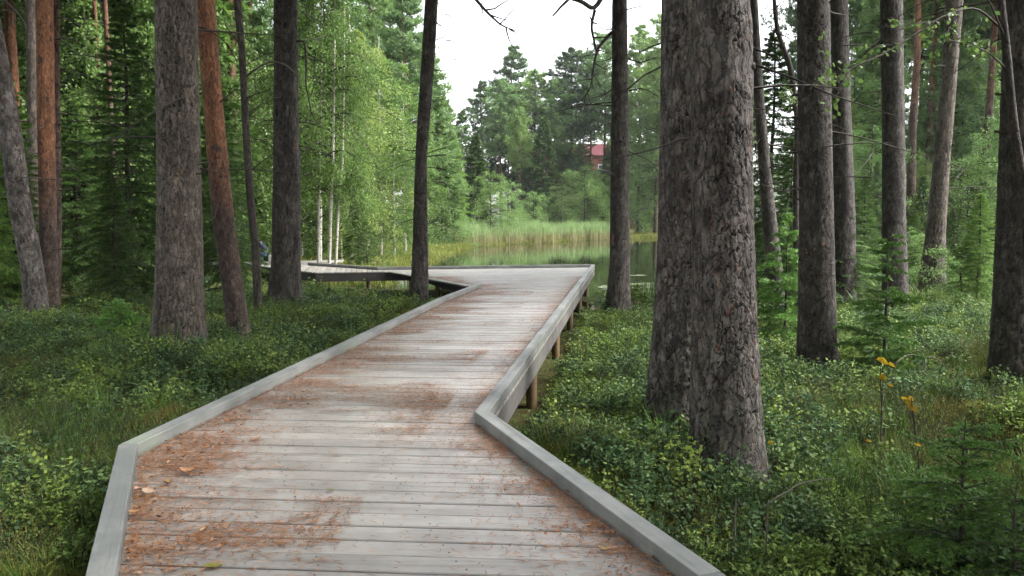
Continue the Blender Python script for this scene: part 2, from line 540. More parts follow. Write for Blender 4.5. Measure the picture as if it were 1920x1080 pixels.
def G(x, y):
    x, y = np.asarray(x, float), np.asarray(y, float)
    r = sstep(-0.5, 1.2, x + 0.1 * (y - 5) * (y < 30))            # right of the boardwalk
    left = -0.56 - 0.06 * sstep(12, 18, y) * sstep(-9, -5, x) + 0.5 * sstep(-6, -30, x) * sstep(10, 40, y)
    right = -0.73 + 0.1 * sstep(2.0, 5.0, x) + 2.5 * sstep(16, 50, y + 0.3 * (x - 8)) * sstep(0.22, 0.42, x / np.maximum(y, 4))
    g = left * (1 - r) + right * r
    g = g + 0.6 * sstep(60, 110, y)
    g = g + 0.13 * vnoise(x * 0.9, y * 0.9, 0, 3) + 0.10 * vnoise(x * 2.3, y * 2.3, 0, 5) + 0.25 * vnoise(x * .08, y * .08, 0, 8) * sstep(25, 60, np.hypot(x, y))
    sdp = poly_sd(x, y, POND)
    g = np.where(sdp < 5, (-0.60 + 0.0 * g) * (1 - sstep(0.0, 5, sdp)) + g * sstep(0.0, 5, sdp), g)
    g = g - 0.7 * sstep(0.15, -1.2, sdp)
    return g


def g1(x, y):
    return float(G(np.array([x]), np.array([y]))[0])


def build_ground():
    u = np.linspace(-1, 1, 261); v = np.linspace(-0.32, 1, 261)
    xs = 9 * np.sinh(u * 4.4) * 1.05
    ys = 6 * np.sinh(v * 4.9) * 1.0
    X, Y = np.meshgrid(xs, ys)
    Z = G(X, Y)
    ny, nx = X.shape
    i = np.arange(ny - 1)[:, None] * nx + np.arange(nx - 1)[None]
    F = np.stack([i, i + 1, i + nx + 1, i + nx], -1).reshape(-1, 4)
    me = mesh_np('forest_ground', np.stack([X, Y, Z], -1).reshape(-1, 3), [F], [ground_mat()], smooth=True)
    link('ground', me, kind='structure', label='uneven mossy forest floor around the boardwalk and the pond')
    print('ground span', xs[0], ys[0], ys[-1])


build_ground()
me = mesh_np('pond_surface', [(-9, 17, POND_Z), (30, 17, POND_Z), (30, 97, POND_Z), (-9, 97, POND_Z)], [np.array([[0, 1, 2, 3]])], [water_mat()])
link('pond_water', me, kind='structure', label='still dark pond water mirroring the trees')

# ------------------------------------------------------------------ boardwalk
KH, KW = 0.085, 0.10


def k2(px, py):
    p = onz(px, py, KH)
    return np.array((p.x, p.y))


L0 = k2(200, 1170) + 0
Lp = [k2(215, 1080), k2(257, 833), k2(700, 622), k2(830, 560), k2(903, 532)]
Rp = [k2(1310, 1080), k2(890, 772), k2(1109, 496)]
# extend towards and past the camera
dl = (Lp[0] - Lp[1]); dl /= np.linalg.norm(dl)
dr = (Rp[0] - Rp[1]); dr /= np.linalg.norm(dr)
Lext = Lp[0] + dl * 3.4
Rext = Rp[0] + dr * 5.0
B1 = k2(708, 501)
B2 = Rp[-1]
def k0(px, py):
    p = onz(px, py, 0.0)
    return np.array((p.x, p.y))


Q1, Q2, Q3 = k0(785, 508.5), k0(591, 511), k0(560, 507.5)
W1, W2 = k2(577, 492.5), None
# walkway going on to the left behind the trunks
Q4, Q5 = k0(470, 496), k0(150, 494.5)
W5, W4, W3 = k2(150, 485), k2(470, 486.5), k2(560, 484.5)


def offs(line, d):
    """offset a polyline to its left by d with mitred corners"""
    line = [np.asarray(p, float) for p in line]
    out = []
    for i, p in enumerate(line):
        ns = []
        if i > 0:
            t = p - line[i - 1]; t /= np.linalg.norm(t); ns.append(np.array((-t[1], t[0])))
        if i < len(line) - 1:
            t = line[i + 1] - p; t /= np.linalg.norm(t); ns.append(np.array((-t[1], t[0])))
        if len(ns) == 2:
            m = ns[0] + ns[1]; m /= np.linalg.norm(m)
            out.append(p + m * d / max(0.3, m @ ns[0]))
        else:
            out.append(p + ns[0] * d)
    return out


walk = empty('boardwalk', (0, 6, 0), label='long weathered grey timber boardwalk with low kerbs bending through the pines to the pond', cat='boardwalk')
OFF = Vector((0, -6, 0))


def wlink(name, me, parent=walk, **kw):
    return link(name, me, parent, loc=OFF if parent is walk else (0, 0, 0), **kw)


left_line = [Lext, Lp[0], Lp[1], Lp[2], Lp[3], Lp[4]]
left_out = offs(left_line, KW)
right_line = [Rext, Rp[0], Rp[1], Rp[2]]
right_out = offs(right_line, -KW)
back_line = [B2, B1, W1]
back_out = offs(back_line, -KW)


def clip(poly, nrm, c):
    """keep the side where p.nrm <= c"""
    out = []
    n = len(poly)
    for i in range(n):
        a, b = poly[i], poly[(i + 1) % n]
        da, db = a @ nrm - c, b @ nrm - c
        if da <= 0: out.append(a)
        if (da < 0 < db) or (db < 0 < da):
            out.append(a + (b - a) * (da / (da - db)))
    return out


def area(p):
    p = np.array(p)
    return 0.5 * np.sum(p[:, 0] * np.roll(p[:, 1], -1) - np.roll(p[:, 0], -1) * p[:, 1])


PLANK_STEP, GAP, TH = 0.1485, 0.011, 0.03
rng = random.Random(4)
n_planks = 0


def planks(poly, ang, start=None):
    global n_planks
    poly = [np.asarray(p, float) for p in poly]
    if area(poly) < 0: poly = poly[::-1]
    d = np.array((math.cos(ang), math.sin(ang))); nr = np.array((-d[1], d[0]))
    lo = min(p @ nr for p in poly); hi = max(p @ nr for p in poly)
    k = 0
    c = lo
    while c < hi - 0.02:
        s = clip(clip(poly, nr, c + PLANK_STEP - GAP), -nr, -c)
        c += PLANK_STEP
        # drop repeated points
        q = []
        for p in s:
            if not q or np.linalg.norm(p - q[-1]) > 1e-3: q.append(p)
        if len(q) > 2 and np.linalg.norm(q[0] - q[-1]) < 1e-3: q.pop()
        if len(q) < 3 or abs(area(q)) < 0.01: continue
        cen = sum(q) / len(q)
        A = Acc()
        dz = rng.uniform(-0.0025, 0.0025)
        n = len(q)
        ins = [p + (cen - p) / (np.linalg.norm(cen - p) + 1e-6) * 0.004 for p in q]
        loc = [(p @ d - cen @ d, p @ nr - cen @ nr) for p in q]
        loci = [(p @ d - cen @ d, p @ nr - cen @ nr) for p in q]
        loci = [(x * (1 - 0.004 / max(0.05, abs(x))), y - math.copysign(0.004, y)) for x, y in loci]
        P = [(x, y, -TH) for x, y in loc] + [(x, y, -0.005) for x, y in loc] + [(x, y, 0) for x, y in loci]
        F4 = [(i, (i + 1) % n, n + (i + 1) % n, n + i) for i in range(n)] + [(n + i, n + (i + 1) % n, 2 * n + (i + 1) % n, 2 * n + i) for i in range(n)]
        me = mesh_np('plank', P, [np.array([list(range(n))[::-1]]), np.array(F4), np.array([list(range(2 * n, 3 * n))])], [M_PLANK], [0, 0, 0])
        o = link('plank', me, walk)
        o.location = (cen[0], cen[1] - 6, dz)
        o.rotation_euler = (rng.uniform(-0.004, 0.004), 0, ang + rng.uniform(-0.0012, 0.0012))
        n_planks += 1


main_poly = left_out[:] + [np.array(B1) + (back_out[1] - back_line[1])] + [back_out[0] + (right_out[-1] - right_line[-1])] + right_out[::-1]
planks(main_poly, -0.066)
br_dir = math.atan2(*(Q2 - Q1)[::-1]) + math.pi / 2
front_line = [left_out[-1], Q1, Q2, Q3, Q4, Q5]
front_out = front_line
branch = [left_out[-1], front_out[1], front_out[2], front_out[3], W1 + np.array((-0.25, .1)), back_out[2], back_out[1]]
planks(branch, br_dir)
far_a = [front_out[3], front_out[4], W4, W3, back_out[2], W1 + np.array((-0.25, .1))]
planks(far_a, math.atan2(*(Q4 - Q3)[::-1]) + math.pi / 2)
far_b = [front_out[4], front_out[5], W5, W4]
planks(far_b, math.atan2(*(Q5 - Q4)[::-1]) + math.pi / 2)
V1, V2, V3 = k2(645, 482.5), k2(640, 486.5), k2(580, 488)
planks([back_out[2] + np.array((-.2, .2)), V3, V2, V1, W3], 1.45)
print('planks', n_planks)
A = Acc()
pd_, pn_ = np.array((math.cos(-0.066), math.sin(-0.066))), np.array((-math.sin(-0.066), math.cos(-0.066)))
lo_ = min(p @ pn_ for p in [np.asarray(q, float) for q in main_poly])
srw = random.Random(2)
for k in range(20, 110):
    for q in (0.035, 0.103):
        yy = lo_ + k * PLANK_STEP + q
        for f in (0.07, 0.36, 0.64, 0.93):
            # ends of this plank line inside the outline
            ts = np.linspace(-4, 4, 161)
            P_ = pd_[None] * ts[:, None] + pn_[None] * yy
            ins_ = ts[poly_sd(P_[:, 0], P_[:, 1], np.array(main_poly)) < -0.12]
            if len(ins_) < 5: continue
            t_ = ins_[0] + (ins_[-1] - ins_[0]) * f + srw.uniform(-.012, .012)
            c_ = pd_ * t_ + pn_ * (yy + srw.uniform(-.004, .004))
            if not 1.5 < c_[1] < 10: continue
            a_ = np.arange(6) * math.pi / 3
            V_ = np.stack([c_[0] + 0.0055 * np.cos(a_), c_[1] + 0.0055 * np.sin(a_), np.full(6, 0.0034)], 1)
            A.add(V_, [tuple(range(6))])
wlink('screw_heads', A.mesh('screw_heads', [plain('rusty_screw', (0.03, 0.024, 0.02), 0.7)]), kind='stuff')


def kerb(line, side, seg_len, z0=0.0015, h=KH, mat=M_KERB, name='kerb_beam', w=KW, gap=0.004):
    """beams laid end to end along a line; corners mitred"""
    out = offs(line, side * w)
    inner = [np.asarray(p, float) for p in line]
    for i in range(len(inner) - 1):
        L = np.linalg.norm(inner[i + 1] - inner[i])
        n = max(1, round(L / seg_len))
        for k in range(n):
            a, b = k / n, (k + 1) / n
            ga = gap / 2 / L
            p = [inner[i] * (1 - a - ga) + inner[i + 1] * (a + ga), inner[i] * (1 - b + ga) + inner[i + 1] * (b - ga),
                 out[i] * (1 - b + ga) + out[i + 1] * (b - ga), out[i] * (1 - a - ga) + out[i + 1] * (a + ga)]
            if area(p) < 0: p = p[::-1]
            cen = sum(p) / 4
            ka = math.atan2(*(inner[i + 1] - inner[i])[::-1])
            kc, ks = math.cos(ka), math.sin(ka)
            e = [np.array(((q - cen)[0] * kc + (q - cen)[1] * ks, -(q - cen)[0] * ks + (q - cen)[1] * kc)) for q in p]
            zt = h + rng.uniform(-0.002, 0.002)
            bev = 0.003
            t = []
            for j in range(4):
                u1 = e[(j + 1) % 4] - e[j]; u1 /= np.linalg.norm(u1)
                u2 = e[j - 1] - e[j]; u2 /= np.linalg.norm(u2)
                t.append(e[j] + (u1 + u2) * bev)
            P = [(q[0], q[1], 0) for q in e] + [(q[0], q[1], zt - bev) for q in e] + [(q[0], q[1], zt) for q in t]
            F = [(3, 2, 1, 0), (8, 9, 10, 11)] + [(j, (j + 1) % 4, 4 + (j + 1) % 4, 4 + j) for j in range(4)] + [(4 + j, 4 + (j + 1) % 4, 8 + (j + 1) % 4, 8 + j) for j in range(4)]
            me = mesh_np(name, P, [np.array(F)], [mat])
            o = link(name, me, walk)
            o.location = (cen[0], cen[1] - 6, z0)
            o.rotation_euler = (0, 0, ka)


kerb(left_line, 1, 3.6)
kerb(right_line, -1, 3.6)
kerb(back_line, -1, 4.0)


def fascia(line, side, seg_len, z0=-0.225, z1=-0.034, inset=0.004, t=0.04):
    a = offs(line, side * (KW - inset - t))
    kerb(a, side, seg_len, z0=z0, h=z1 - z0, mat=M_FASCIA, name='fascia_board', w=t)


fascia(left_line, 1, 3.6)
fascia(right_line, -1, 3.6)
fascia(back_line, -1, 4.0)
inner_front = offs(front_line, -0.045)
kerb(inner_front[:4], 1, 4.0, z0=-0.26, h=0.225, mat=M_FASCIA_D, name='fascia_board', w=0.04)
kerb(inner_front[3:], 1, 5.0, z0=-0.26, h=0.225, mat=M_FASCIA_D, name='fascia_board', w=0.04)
# the outer face of the long right hand side is a wide grey board, its joists are behind it
A = Acc()
A.tube([(0, 0, 0), (0, 0, 1)], [0.062, 0.06], 12)
post_me = A.mesh('support_post', [M_POST])


def post(x, y):
    zb = g1(x, y) - 0.35
    o = link('support_post', post_me, walk)
    o.location = (x, y - 6, zb)
    o.scale = (1, 1, -0.034 - zb)


for line, side, st in ((right_line, -1, 2.6), (left_line, 1, 1.9), (back_line, -1, 2.0), (offs(front_line[:4], -0.14), 1, 1.8)):
    ins = offs(line, side * (KW - 0.12))
    for i in range(len(ins) - 1):
        L = np.linalg.norm(ins[i + 1] - ins[i])
        n = max(1, int(L / st))
        for k in range(n):
            p = ins[i] + (ins[i + 1] - ins[i]) * ((k + 0.12) / n)
            post(*p)


# joists beneath the planks, seen where the ground drops away
def joists(pa, pb, qa, qb, n):
    for k in range(n):
        t = (k + 0.5) / n
        a = pa * (1 - t) + pb * t; b = qa * (1 - t) + qb * t
        d = (b - a) / np.linalg.norm(b - a); nn = np.array((-d[1], d[0])) * 0.024
        A = Acc(); A.prism([a - nn, b - nn, b + nn, a + nn], -0.2, -0.036)
        wlink('joist', A.mesh('joist', [M_FASCIA]))


joists(Lp[1], Rp[1], Lp[4], Rp[2] * .5 + Rp[1] * .5, 3)
joists(Q1, B1, Q2, W1, 3)

main_np = [np.array(p) for p in main_poly]
branch_np = [np.array(p) for p in branch]
DECKS = [np.array(main_np), np.array(branch_np), np.array(far_a), np.array(far_b)]


def deck_sd(x, y):
    d = poly_sd(x, y, DECKS[0])
    for P in DECKS[1:]:
        d = np.minimum(d, poly_sd(x, y, P))
    return d


# ------------------------------------------------------------------ trunks
def trunk_mesh(name, path, rad, mat, seed=0, nseg=96, dz=0.02, zfine=4.0, amp=0.02, cw=0.065, ch=0.16, flare=0.3, ztop_dz=0.5, knots=0):
    """path: list of (x,y,z) local, rad: radii at those points; detailed bark up to zfine, coarser above"""
    path = np.asarray(path, float); rad = np.asarray(rad, float)
    z = [path[0, 2]]
    while z[-1] < path[-1, 2]:
        step = dz if z[-1] < zfine else min(ztop_dz, dz + (z[-1] - zfine) * 0.3)
        z.append(z[-1] + step)
    z = np.array(z); z[-1] = path[-1, 2]
    cx = np.interp(z, path[:, 2], path[:, 0]); cy = np.interp(z, path[:, 2], path[:, 1]); r0 = np.interp(z, path[:, 2], rad)
    # soften the corners of the centre line
    for _ in range(2):
        k = max(3, int(0.35 / dz)) | 1
        ker = np.ones(k) / k
        for arr in (cx, cy):
            pad = np.concatenate([arr[0] * 2 - arr[1:k // 2 + 1][::-1], arr, arr[-1] * 2 - arr[-k // 2:-1][::-1]]) if len(arr) > k else arr
            if len(arr) > k: arr[:] = np.convolve(pad, ker, 'same')[k // 2:k // 2 + len(arr)]
    th = np.arange(nseg) / nseg * 2 * math.pi
    T, Z = np.meshgrid(th, z)
    R = np.repeat(r0[:, None], nseg, 1)
    rm = float(rad[0])
    lob = vnoise(np.cos(T) * 1.6 + 9, np.sin(T) * 1.6, Z * 0.5, seed)
    R = R * (1 + 0.05 * lob + flare * np.exp(-np.maximum(Z, -0.3) / 0.22) * (0.55 + 0.6 * vnoise(np.cos(T) * 1.8, np.sin(T) * 1.8, Z * 0 + 3, seed + 1)) * (Z > -2))
    # plates of bark, broken by fissures, with smaller flakes on them
    c1, s1 = np.cos(T) * rm, np.sin(T) * rm
    n_hi = vnoise(c1 * 34, s1 * 34, Z * 26, seed + 12)
    n_mid = vnoise(c1 * 11, s1 * 11, Z * 6, seed + 2)

    def cells(w, h, wa, wb, sd):
        nu = max(5, int(round(2 * math.pi * rm / w)))
        U = T / (2 * math.pi) * nu + wa * vnoise(c1 * 0.5 / w, s1 * 0.5 / w, Z * 1.1 / h, sd + 2) + wb * n_hi
        Vv = Z / h + wa * vnoise(c1 * 0.5 / w, s1 * 0.5 / w, Z * 0.8 / h, sd + 4) + wb * vnoise(c1 * 30, s1 * 30, Z * 30, sd + 5)
        ui, vi = np.floor(U).astype(np.int64), np.floor(Vv).astype(np.int64)
        F1 = np.full(U.shape, 9.0); F2 = np.full(U.shape, 9.0); C = np.zeros(U.shape); TL = np.zeros(U.shape)
        for du in (-1, 0, 1):
            for dv in (-1, 0, 1):
                a, b = ui + du, vi + dv
                am = np.mod(a, nu)
                px_ = a + 0.05 + 0.9 * hash2(am, b, sd); py_ = b + 0.05 + 0.9 * hash2(am, b, sd + 7)
                cr = hash2(am, b, sd + 13)
                d = np.abs(U - px_) ** 1.3 + np.abs(Vv - py_) ** 1.3
                m1 = d < F1
                F2 = np.where(m1, F1, np.minimum(F2, d))
                C = np.where(m1, cr, C); TL = np.where(m1, (U - px_) * (cr - 0.5) * 2 - (Vv - py_) * 0.8, TL)
                F1 = np.where(m1, d, F1)
        return F2 - F1, C, TL
    e1, C1, T1 = cells(cw, ch, 0.5, 0.22, seed)
    e2, C2, T2 = cells(cw * 0.42, ch * 0.40, 0.6, 0.30, seed + 50)
    mask = sstep(-0.75, 0.15, vnoise(c1 * 5 + 40, s1 * 5, Z * 3.2, seed + 31))
    rid = np.abs(vnoise(c1 * (0.75 / cw), s1 * (0.75 / cw), Z * 0.32 / ch, seed + 41) + 0.25 * vnoise(c1 * 2.2 / cw, s1 * 2.2 / cw, Z * 1.2 / ch, seed + 43))
    fiss = 1 - (1 - sstep(0.0, 0.09, rid)) * sstep(-0.1, 0.5, vnoise(c1 * 4, s1 * 4 + 11, Z * 1.5, seed + 47))
    crack = (1 - (1 - sstep(0.0, 0.11, e1)) * mask) * (0.4 + 0.6 * fiss)
    flake = 1 - (1 - sstep(0.0, 0.10, e2)) * sstep(-0.2, 0.6, vnoise(c1 * 9, s1 * 9 + 20, Z * 9, seed + 33))
    C = np.clip(0.35 * C1 + 0.65 * C2, 0, 1)
    fadeup = 1 - 0.75 * sstep(zfine, zfine + 3, Z)
    n_fi = vnoise(c1 * 70, s1 * 70, Z * 40, seed + 35)
    disp = amp * fadeup * (0.75 * crack + 0.20 * C1 + 0.10 * n_mid + 0.05 * n_hi + 0.03 * n_fi - 0.8)
    crack = np.clip(crack, 0, 1)
    R = R + disp
    X = cx[:, None] + R * np.cos(T); Y = cy[:, None] + R * np.sin(T)
    n = len(z)
    i = np.arange(n - 1)[:, None] * nseg; j = np.arange(nseg)[None]; j2 = (j + 1) % nseg
    F = np.stack([i + j, i + j2, i + nseg + j2, i + nseg + j], -1).reshape(-1, 4)
    return mesh_np(name, np.stack([X, Y, Z], -1).reshape(-1, 3), [F], [mat], attrs={'bark': crack.ravel(), 'cell': C.ravel()}, smooth=True)


def curve_pts(p0, p1, bend=(0, 0, 0), n=8, wob=0.0, seed=0):
    r = np.random.RandomState(seed)
    t = np.linspace(0, 1, n)[:, None]
    P = np.asarray(p0) * (1 - t) + np.asarray(p1) * t + np.asarray(bend) * (4 * t * (1 - t))
    if wob:
        w = r.uniform(-1, 1, (n, 3)) * wob; w[0] = 0
        P = P + w
    return P


# ------------------------------------------------------------------ foliage meshes
def perp(D, r):
    Q = r.normal(size=D.shape)
    S = np.cross(D, Q)
    return S / (np.linalg.norm(S, axis=1, keepdims=True) + 1e-9)


def add_needles(A, P, D, L, W, r, m=1, var=None, up=None):
    """thin triangles from P along D"""
    n = len(P)
    D = D / (np.linalg.norm(D, axis=1, keepdims=True) + 1e-9)
    S = perp(D, r)
    L = np.broadcast_to(np.asarray(L, float), (n,))[:, None]; W = np.broadcast_to(np.asarray(W, float), (n,))[:, None]
    V = np.stack([P - S * W / 2, P + S * W / 2, P + D * L], 1).reshape(-1, 3)
    F = np.arange(3 * n).reshape(-1, 3)
    if var is None: var = r.uniform(0, 1, n)
    A.add(V, F, m, np.repeat(var, 3))


def add_leaves(A, P, D, L, W, r, m=1, var=None, flat=None):
    """diamond leaves: base at P, along D; flat: bias of the leaf plane to lie level"""
    n = len(P)
    D = D / (np.linalg.norm(D, axis=1, keepdims=True) + 1e-9)
    Q = r.normal(size=D.shape)
    if flat is not None:
        Q = Q * (1 - flat); Q[:, 2] += flat
    S = np.cross(D, Q); S /= (np.linalg.norm(S, axis=1, keepdims=True) + 1e-9)
    L = np.broadcast_to(np.asarray(L, float), (n,))[:, None]; W = np.broadcast_to(np.asarray(W, float), (n,))[:, None]
    mid = P + D * L * 0.45
    V = np.stack([P, mid + S * W / 2, P + D * L, mid - S * W / 2], 1).reshape(-1, 3)
    F = np.arange(4 * n).reshape(-1, 4)
    if var is None: var = r.uniform(0, 1, n)
    A.add(V, F, m, np.repeat(var, 4))


def branch_curve(r, h, az, L, rise, droop, n=7):
    t = np.linspace(0, 1, n)
    rad = L * t
    z = h + rise * L * t - droop * L * t ** 2
    a = az + 0.25 * np.sin(t * 3 + r.uniform(0, 6)) * t
    return np.stack([rad * np.cos(a), rad * np.sin(a), z], 1)


def spruce_crown(name, H, R, seed, nb, per, nl, nw, base=0.06, mat=None, droop=0.45, top_wood=True):
    """layered drooping spruce; per: twigs per branch"""
    r = np.random.RandomState(seed)
    A = Acc()
    mat = mat or L_SPRUCE
    Ps, Ds, Vs = [], [], []
    for k in range(nb):
        f = (k + r.uniform(0, 1)) / nb
        f = base + (1 - base) * (1 - (1 - f) ** 1.15)
        h = H * f
        L = R * (1 - f) ** 0.75 * r.uniform(0.65, 1.1) + 0.12
        if f < 0.18: L *= r.uniform(0.5, 1.0)
        az = k * 2.4 + r.uniform(-.4, .4)
        rise = 0.25 * f - 0.05
        c = branch_curve(r, h, az, L, rise + 0.1, droop * (1.15 - f), 6)
        c[-1, 2] += 0.06 * L
        if L > 0.5: A.tube(c, np.linspace(0.012 + 0.010 * L, 0.004, 6), 3, 0, 0.3)
        npt = max(4, int(per * (0.3 + 0.7 * L / R)))
        t = r.uniform(0.12, 1.0, npt)
        idx = t * (len(c) - 1)
        i0 = np.minimum(idx.astype(int), len(c) - 2)
        P = c[i0] + (c[i0 + 1] - c[i0]) * (idx - i0)[:, None]
        bd = c[-1] - c[0]; bd /= np.linalg.norm(bd)
        side = np.array((-bd[1], bd[0], 0)); side /= np.linalg.norm(side) + 1e-9
        sg = np.where(r.rand(npt) < 0.5, -1, 1)[:, None]
        D = bd * r.uniform(0.5, 1.0, (npt, 1)) + sg * side * r.uniform(0.3, 1.0, (npt, 1)) + np.array((0, 0, -1.0)) * r.uniform(0.1, 0.55, (npt, 1))
        D /= np.linalg.norm(D, axis=1, keepdims=True)
        tl = L * 0.34 * (1.05 - t) + 0.14 * min(1.0, L)
        for q in range(nl):
            s = r.uniform(0, 1, npt)
            p = P + D * (tl * s)[:, None]
            p[:, 2] -= 0.12 * tl * s * s
            dd = D + r.normal(size=D.shape) * 0.45
            Ps.append(p); Ds.append(dd)
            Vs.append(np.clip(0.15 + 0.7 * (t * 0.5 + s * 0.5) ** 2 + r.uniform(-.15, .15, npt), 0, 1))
    P = np.concatenate(Ps); D = np.concatenate(Ds); V = np.concatenate(Vs)
    add_needles(A, P, D, r.uniform(0.7, 1.3, len(P)) * nw[0], nw[1], r, 1, V)
    # leader
    t = r.uniform(0, 1, 60)
    P = np.stack([t * 0, t * 0, H * (0.93 + 0.08 * t)], 1)
    add_needles(A, P, r.normal(size=(60, 3)) + np.array((0, 0, .8)), nw[0], nw[1], r, 1)
    return A.mesh(name, [M_TWIG, mat])


def pine_crown(name, H, base, R, seed, nb, tufts, nt, nw, stubs=8, mat=None, conic=0.0, orange=True):
    """Scots pine: clumpy upturned crown; dead stubs below"""
    r = np.random.RandomState(seed)
    A = Acc(); mat = mat or L_PINE
    Ps, Ds, Vs = [], [], []
    for k in range(nb):
        f = (k + r.uniform(0, 1)) / nb
        h = H * (base + (0.985 - base) * f)
        prof = (math.sin(math.pi * min(1, 0.22 + 0.78 * f)) ** 0.55) * (1 - conic) + conic * (1 - f) ** 0.8 + 0.06
        L = R * prof * r.uniform(0.6, 1.15) * (0.75 + 0.25 * r.rand())
        az = k * 2.4 + r.uniform(-.7, .7)
        c = branch_curve(r, h, az, L, r.uniform(-0.05, 0.45) + 0.3 * f, 0.15, 6)
        A.tube(c, np.linspace(0.015 + 0.014 * L, 0.007, 6), 4, 0, 0.5)
        nf = max(4, int(tufts * (0.3 + L / R * 0.7)))
        t = 1 - r.uniform(0, 1, nf) ** 1.4 * 0.72
        idx = t * (len(c) - 1); i0 = np.minimum(idx.astype(int), len(c) - 2)
        P = c[i0] + (c[i0 + 1] - c[i0]) * (idx - i0)[:, None]
        bd = c[-1] - c[0]; bd /= np.linalg.norm(bd)
        side = np.array((-bd[1], bd[0], 0)); side /= np.linalg.norm(side) + 1e-9
        o = side * r.normal(size=(nf, 1)) * 0.27 * L * (1.2 - t)[:, None] + bd * r.normal(size=(nf, 1)) * 0.12 * L
        o[:, 2] += r.normal(size=nf) * 0.10 * L + 0.06 * L
        P = P + o
        for q in range(nt):
            Ps.append(P + r.normal(size=P.shape) * 0.05)
            d = r.normal(size=P.shape) + np.array((0, 0, 0.75)) + bd * 0.5
            Ds.append(d)
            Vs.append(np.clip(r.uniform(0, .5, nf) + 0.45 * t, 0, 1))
    P = np.concatenate(Ps); D = np.concatenate(Ds); V = np.concatenate(Vs)
    add_needles(A, P, D, r.uniform(0.7, 1.25, len(P)) * nw[0], nw[1], r, 1, V)
    for k in range(stubs):
        h = H * r.uniform(0.15, base + 0.05)
        az = r.uniform(0, 6.28); L = r.uniform(0.4, 1.6)
        c = branch_curve(r, h, az, L, r.uniform(-.2, .3), r.uniform(0, .5), 5)
        A.tube(c, np.linspace(0.018, 0.004, 5), 3, 0, 0.7)
    return A.mesh(name, [M_TWIG, mat])


def broad_crown(name, H, base, R, seed, nb, leaves, ls, mat, droop=0.35, up=0.9, shape=0.5, twigs=5):
    """broadleaf tree or shrub crown"""
    r = np.random.RandomState(seed)
    A = Acc()
    Ps, Ds, Vs = [], [], []
    for k in range(nb):
        f = (k + r.uniform(0, 1)) / nb
        h = H * (base + (0.93 - base) * f)
        prof = math.sin(math.pi * min(1, shape * 0.5 + (1 - shape * 0.5) * f) ** 0.9) ** 0.6 + 0.1
        L = R * prof * r.uniform(0.6, 1.15)
        az = k * 2.4 + r.uniform(-.6, .6)
        c = branch_curve(r, h * 0.92, az, L, up * (0.4 + 0.6 * f) * r.uniform(0.6, 1.2), droop * r.uniform(0.7, 1.6), 7)
        A.tube(c, np.linspace(0.008 + 0.012 * L, 0.004, 7), 4, 0, 0.3)
        for q in range(twigs):
            t0 = r.uniform(0.25, 1.0)
            i0 = min(int(t0 * 6), 5)
            p0 = c[i0] + (c[i0 + 1] - c[i0]) * (t0 * 6 - i0)
            tl = L * r.uniform(0.2, 0.45)
            d0 = np.array((math.cos(az), math.sin(az), 0)) * 0.6 + r.normal(size=3) * 0.6
            d0 /= np.linalg.norm(d0)
            tt = np.linspace(0, 1, 5)[:, None]
            tw = p0 + d0 * tl * tt + np.array((0, 0, -1)) * droop * tl * tt ** 2
            A.tube(tw, np.linspace(0.007, 0.002, 5), 3, 0, 0.3)
            nf = int(leaves / (nb * twigs)) + 1
            s = r.uniform(0.05, 1.08, nf)
            P = p0 + d0 * tl * s[:, None] + np.array((0, 0, -1)) * droop * tl * s[:, None] ** 2 + r.normal(size=(nf, 3)) * 0.07 * L
            Ps.append(P)
            Ds.append(r.normal(size=(nf, 3)) + np.array((0, 0, -0.7)))
            vv = r.uniform(0, 1)
            Vs.append(np.clip(vv * 0.6 + r.uniform(0, .5, nf), 0, 1))
    P = np.concatenate(Ps); D = np.concatenate(Ds); V = np.concatenate(Vs)
    add_leaves(A, P, D, r.uniform(0.7, 1.25, len(P)) * ls, r.uniform(0.5, .8, len(P)) * ls, r, 1, V, flat=0.4)
    return A.mesh(name, [M_TWIG, mat])


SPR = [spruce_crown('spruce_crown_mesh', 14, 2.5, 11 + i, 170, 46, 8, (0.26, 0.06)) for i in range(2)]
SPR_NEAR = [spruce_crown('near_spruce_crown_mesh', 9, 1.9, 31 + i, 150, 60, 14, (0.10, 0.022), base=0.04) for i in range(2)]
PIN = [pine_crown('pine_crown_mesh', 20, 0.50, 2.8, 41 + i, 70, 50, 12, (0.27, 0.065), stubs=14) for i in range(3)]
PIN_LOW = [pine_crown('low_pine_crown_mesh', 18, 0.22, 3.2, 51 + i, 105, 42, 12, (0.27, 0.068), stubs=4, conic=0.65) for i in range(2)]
BIR = [broad_crown('birch_crown_mesh', 16, 0.16, 3.0, 61 + i, 62, 24000, 0.105, L_BIRCH, droop=0.6) for i in range(3)]
SHR = [broad_crown('shrub_crown_mesh', 4.0, 0.05, 1.5, 71 + i, 26, 7000, 0.085, L_BROAD, droop=0.4, up=0.7) for i in range(2)]
BRD = [broad_crown('broadleaf_crown_mesh', 9.0, 0.12, 2.6, 81 + i, 44, 16000, 0.10, L_BROAD, droop=0.35, up=0.6) for i in range(2)]


def far_trunk(name, H, r0, mat, seed):
    r = np.random.RandomState(seed)
    z = np.linspace(-0.6, H, 9)
    dx = np.cumsum(r.normal(size=9)) * 0.05; dy = np.cumsum(r.normal(size=9)) * 0.05
    dx -= dx[1]; dy -= dy[1]
    return trunk_mesh(name, np.stack([dx, dy, z], 1), r0 * (1 - 0.85 * np.clip(z, 0, H) / H) + 0.01, mat, seed, nseg=14, dz=0.12, zfine=H * 0.5, amp=0.012, cw=0.1, ch=0.3, flare=0.25)


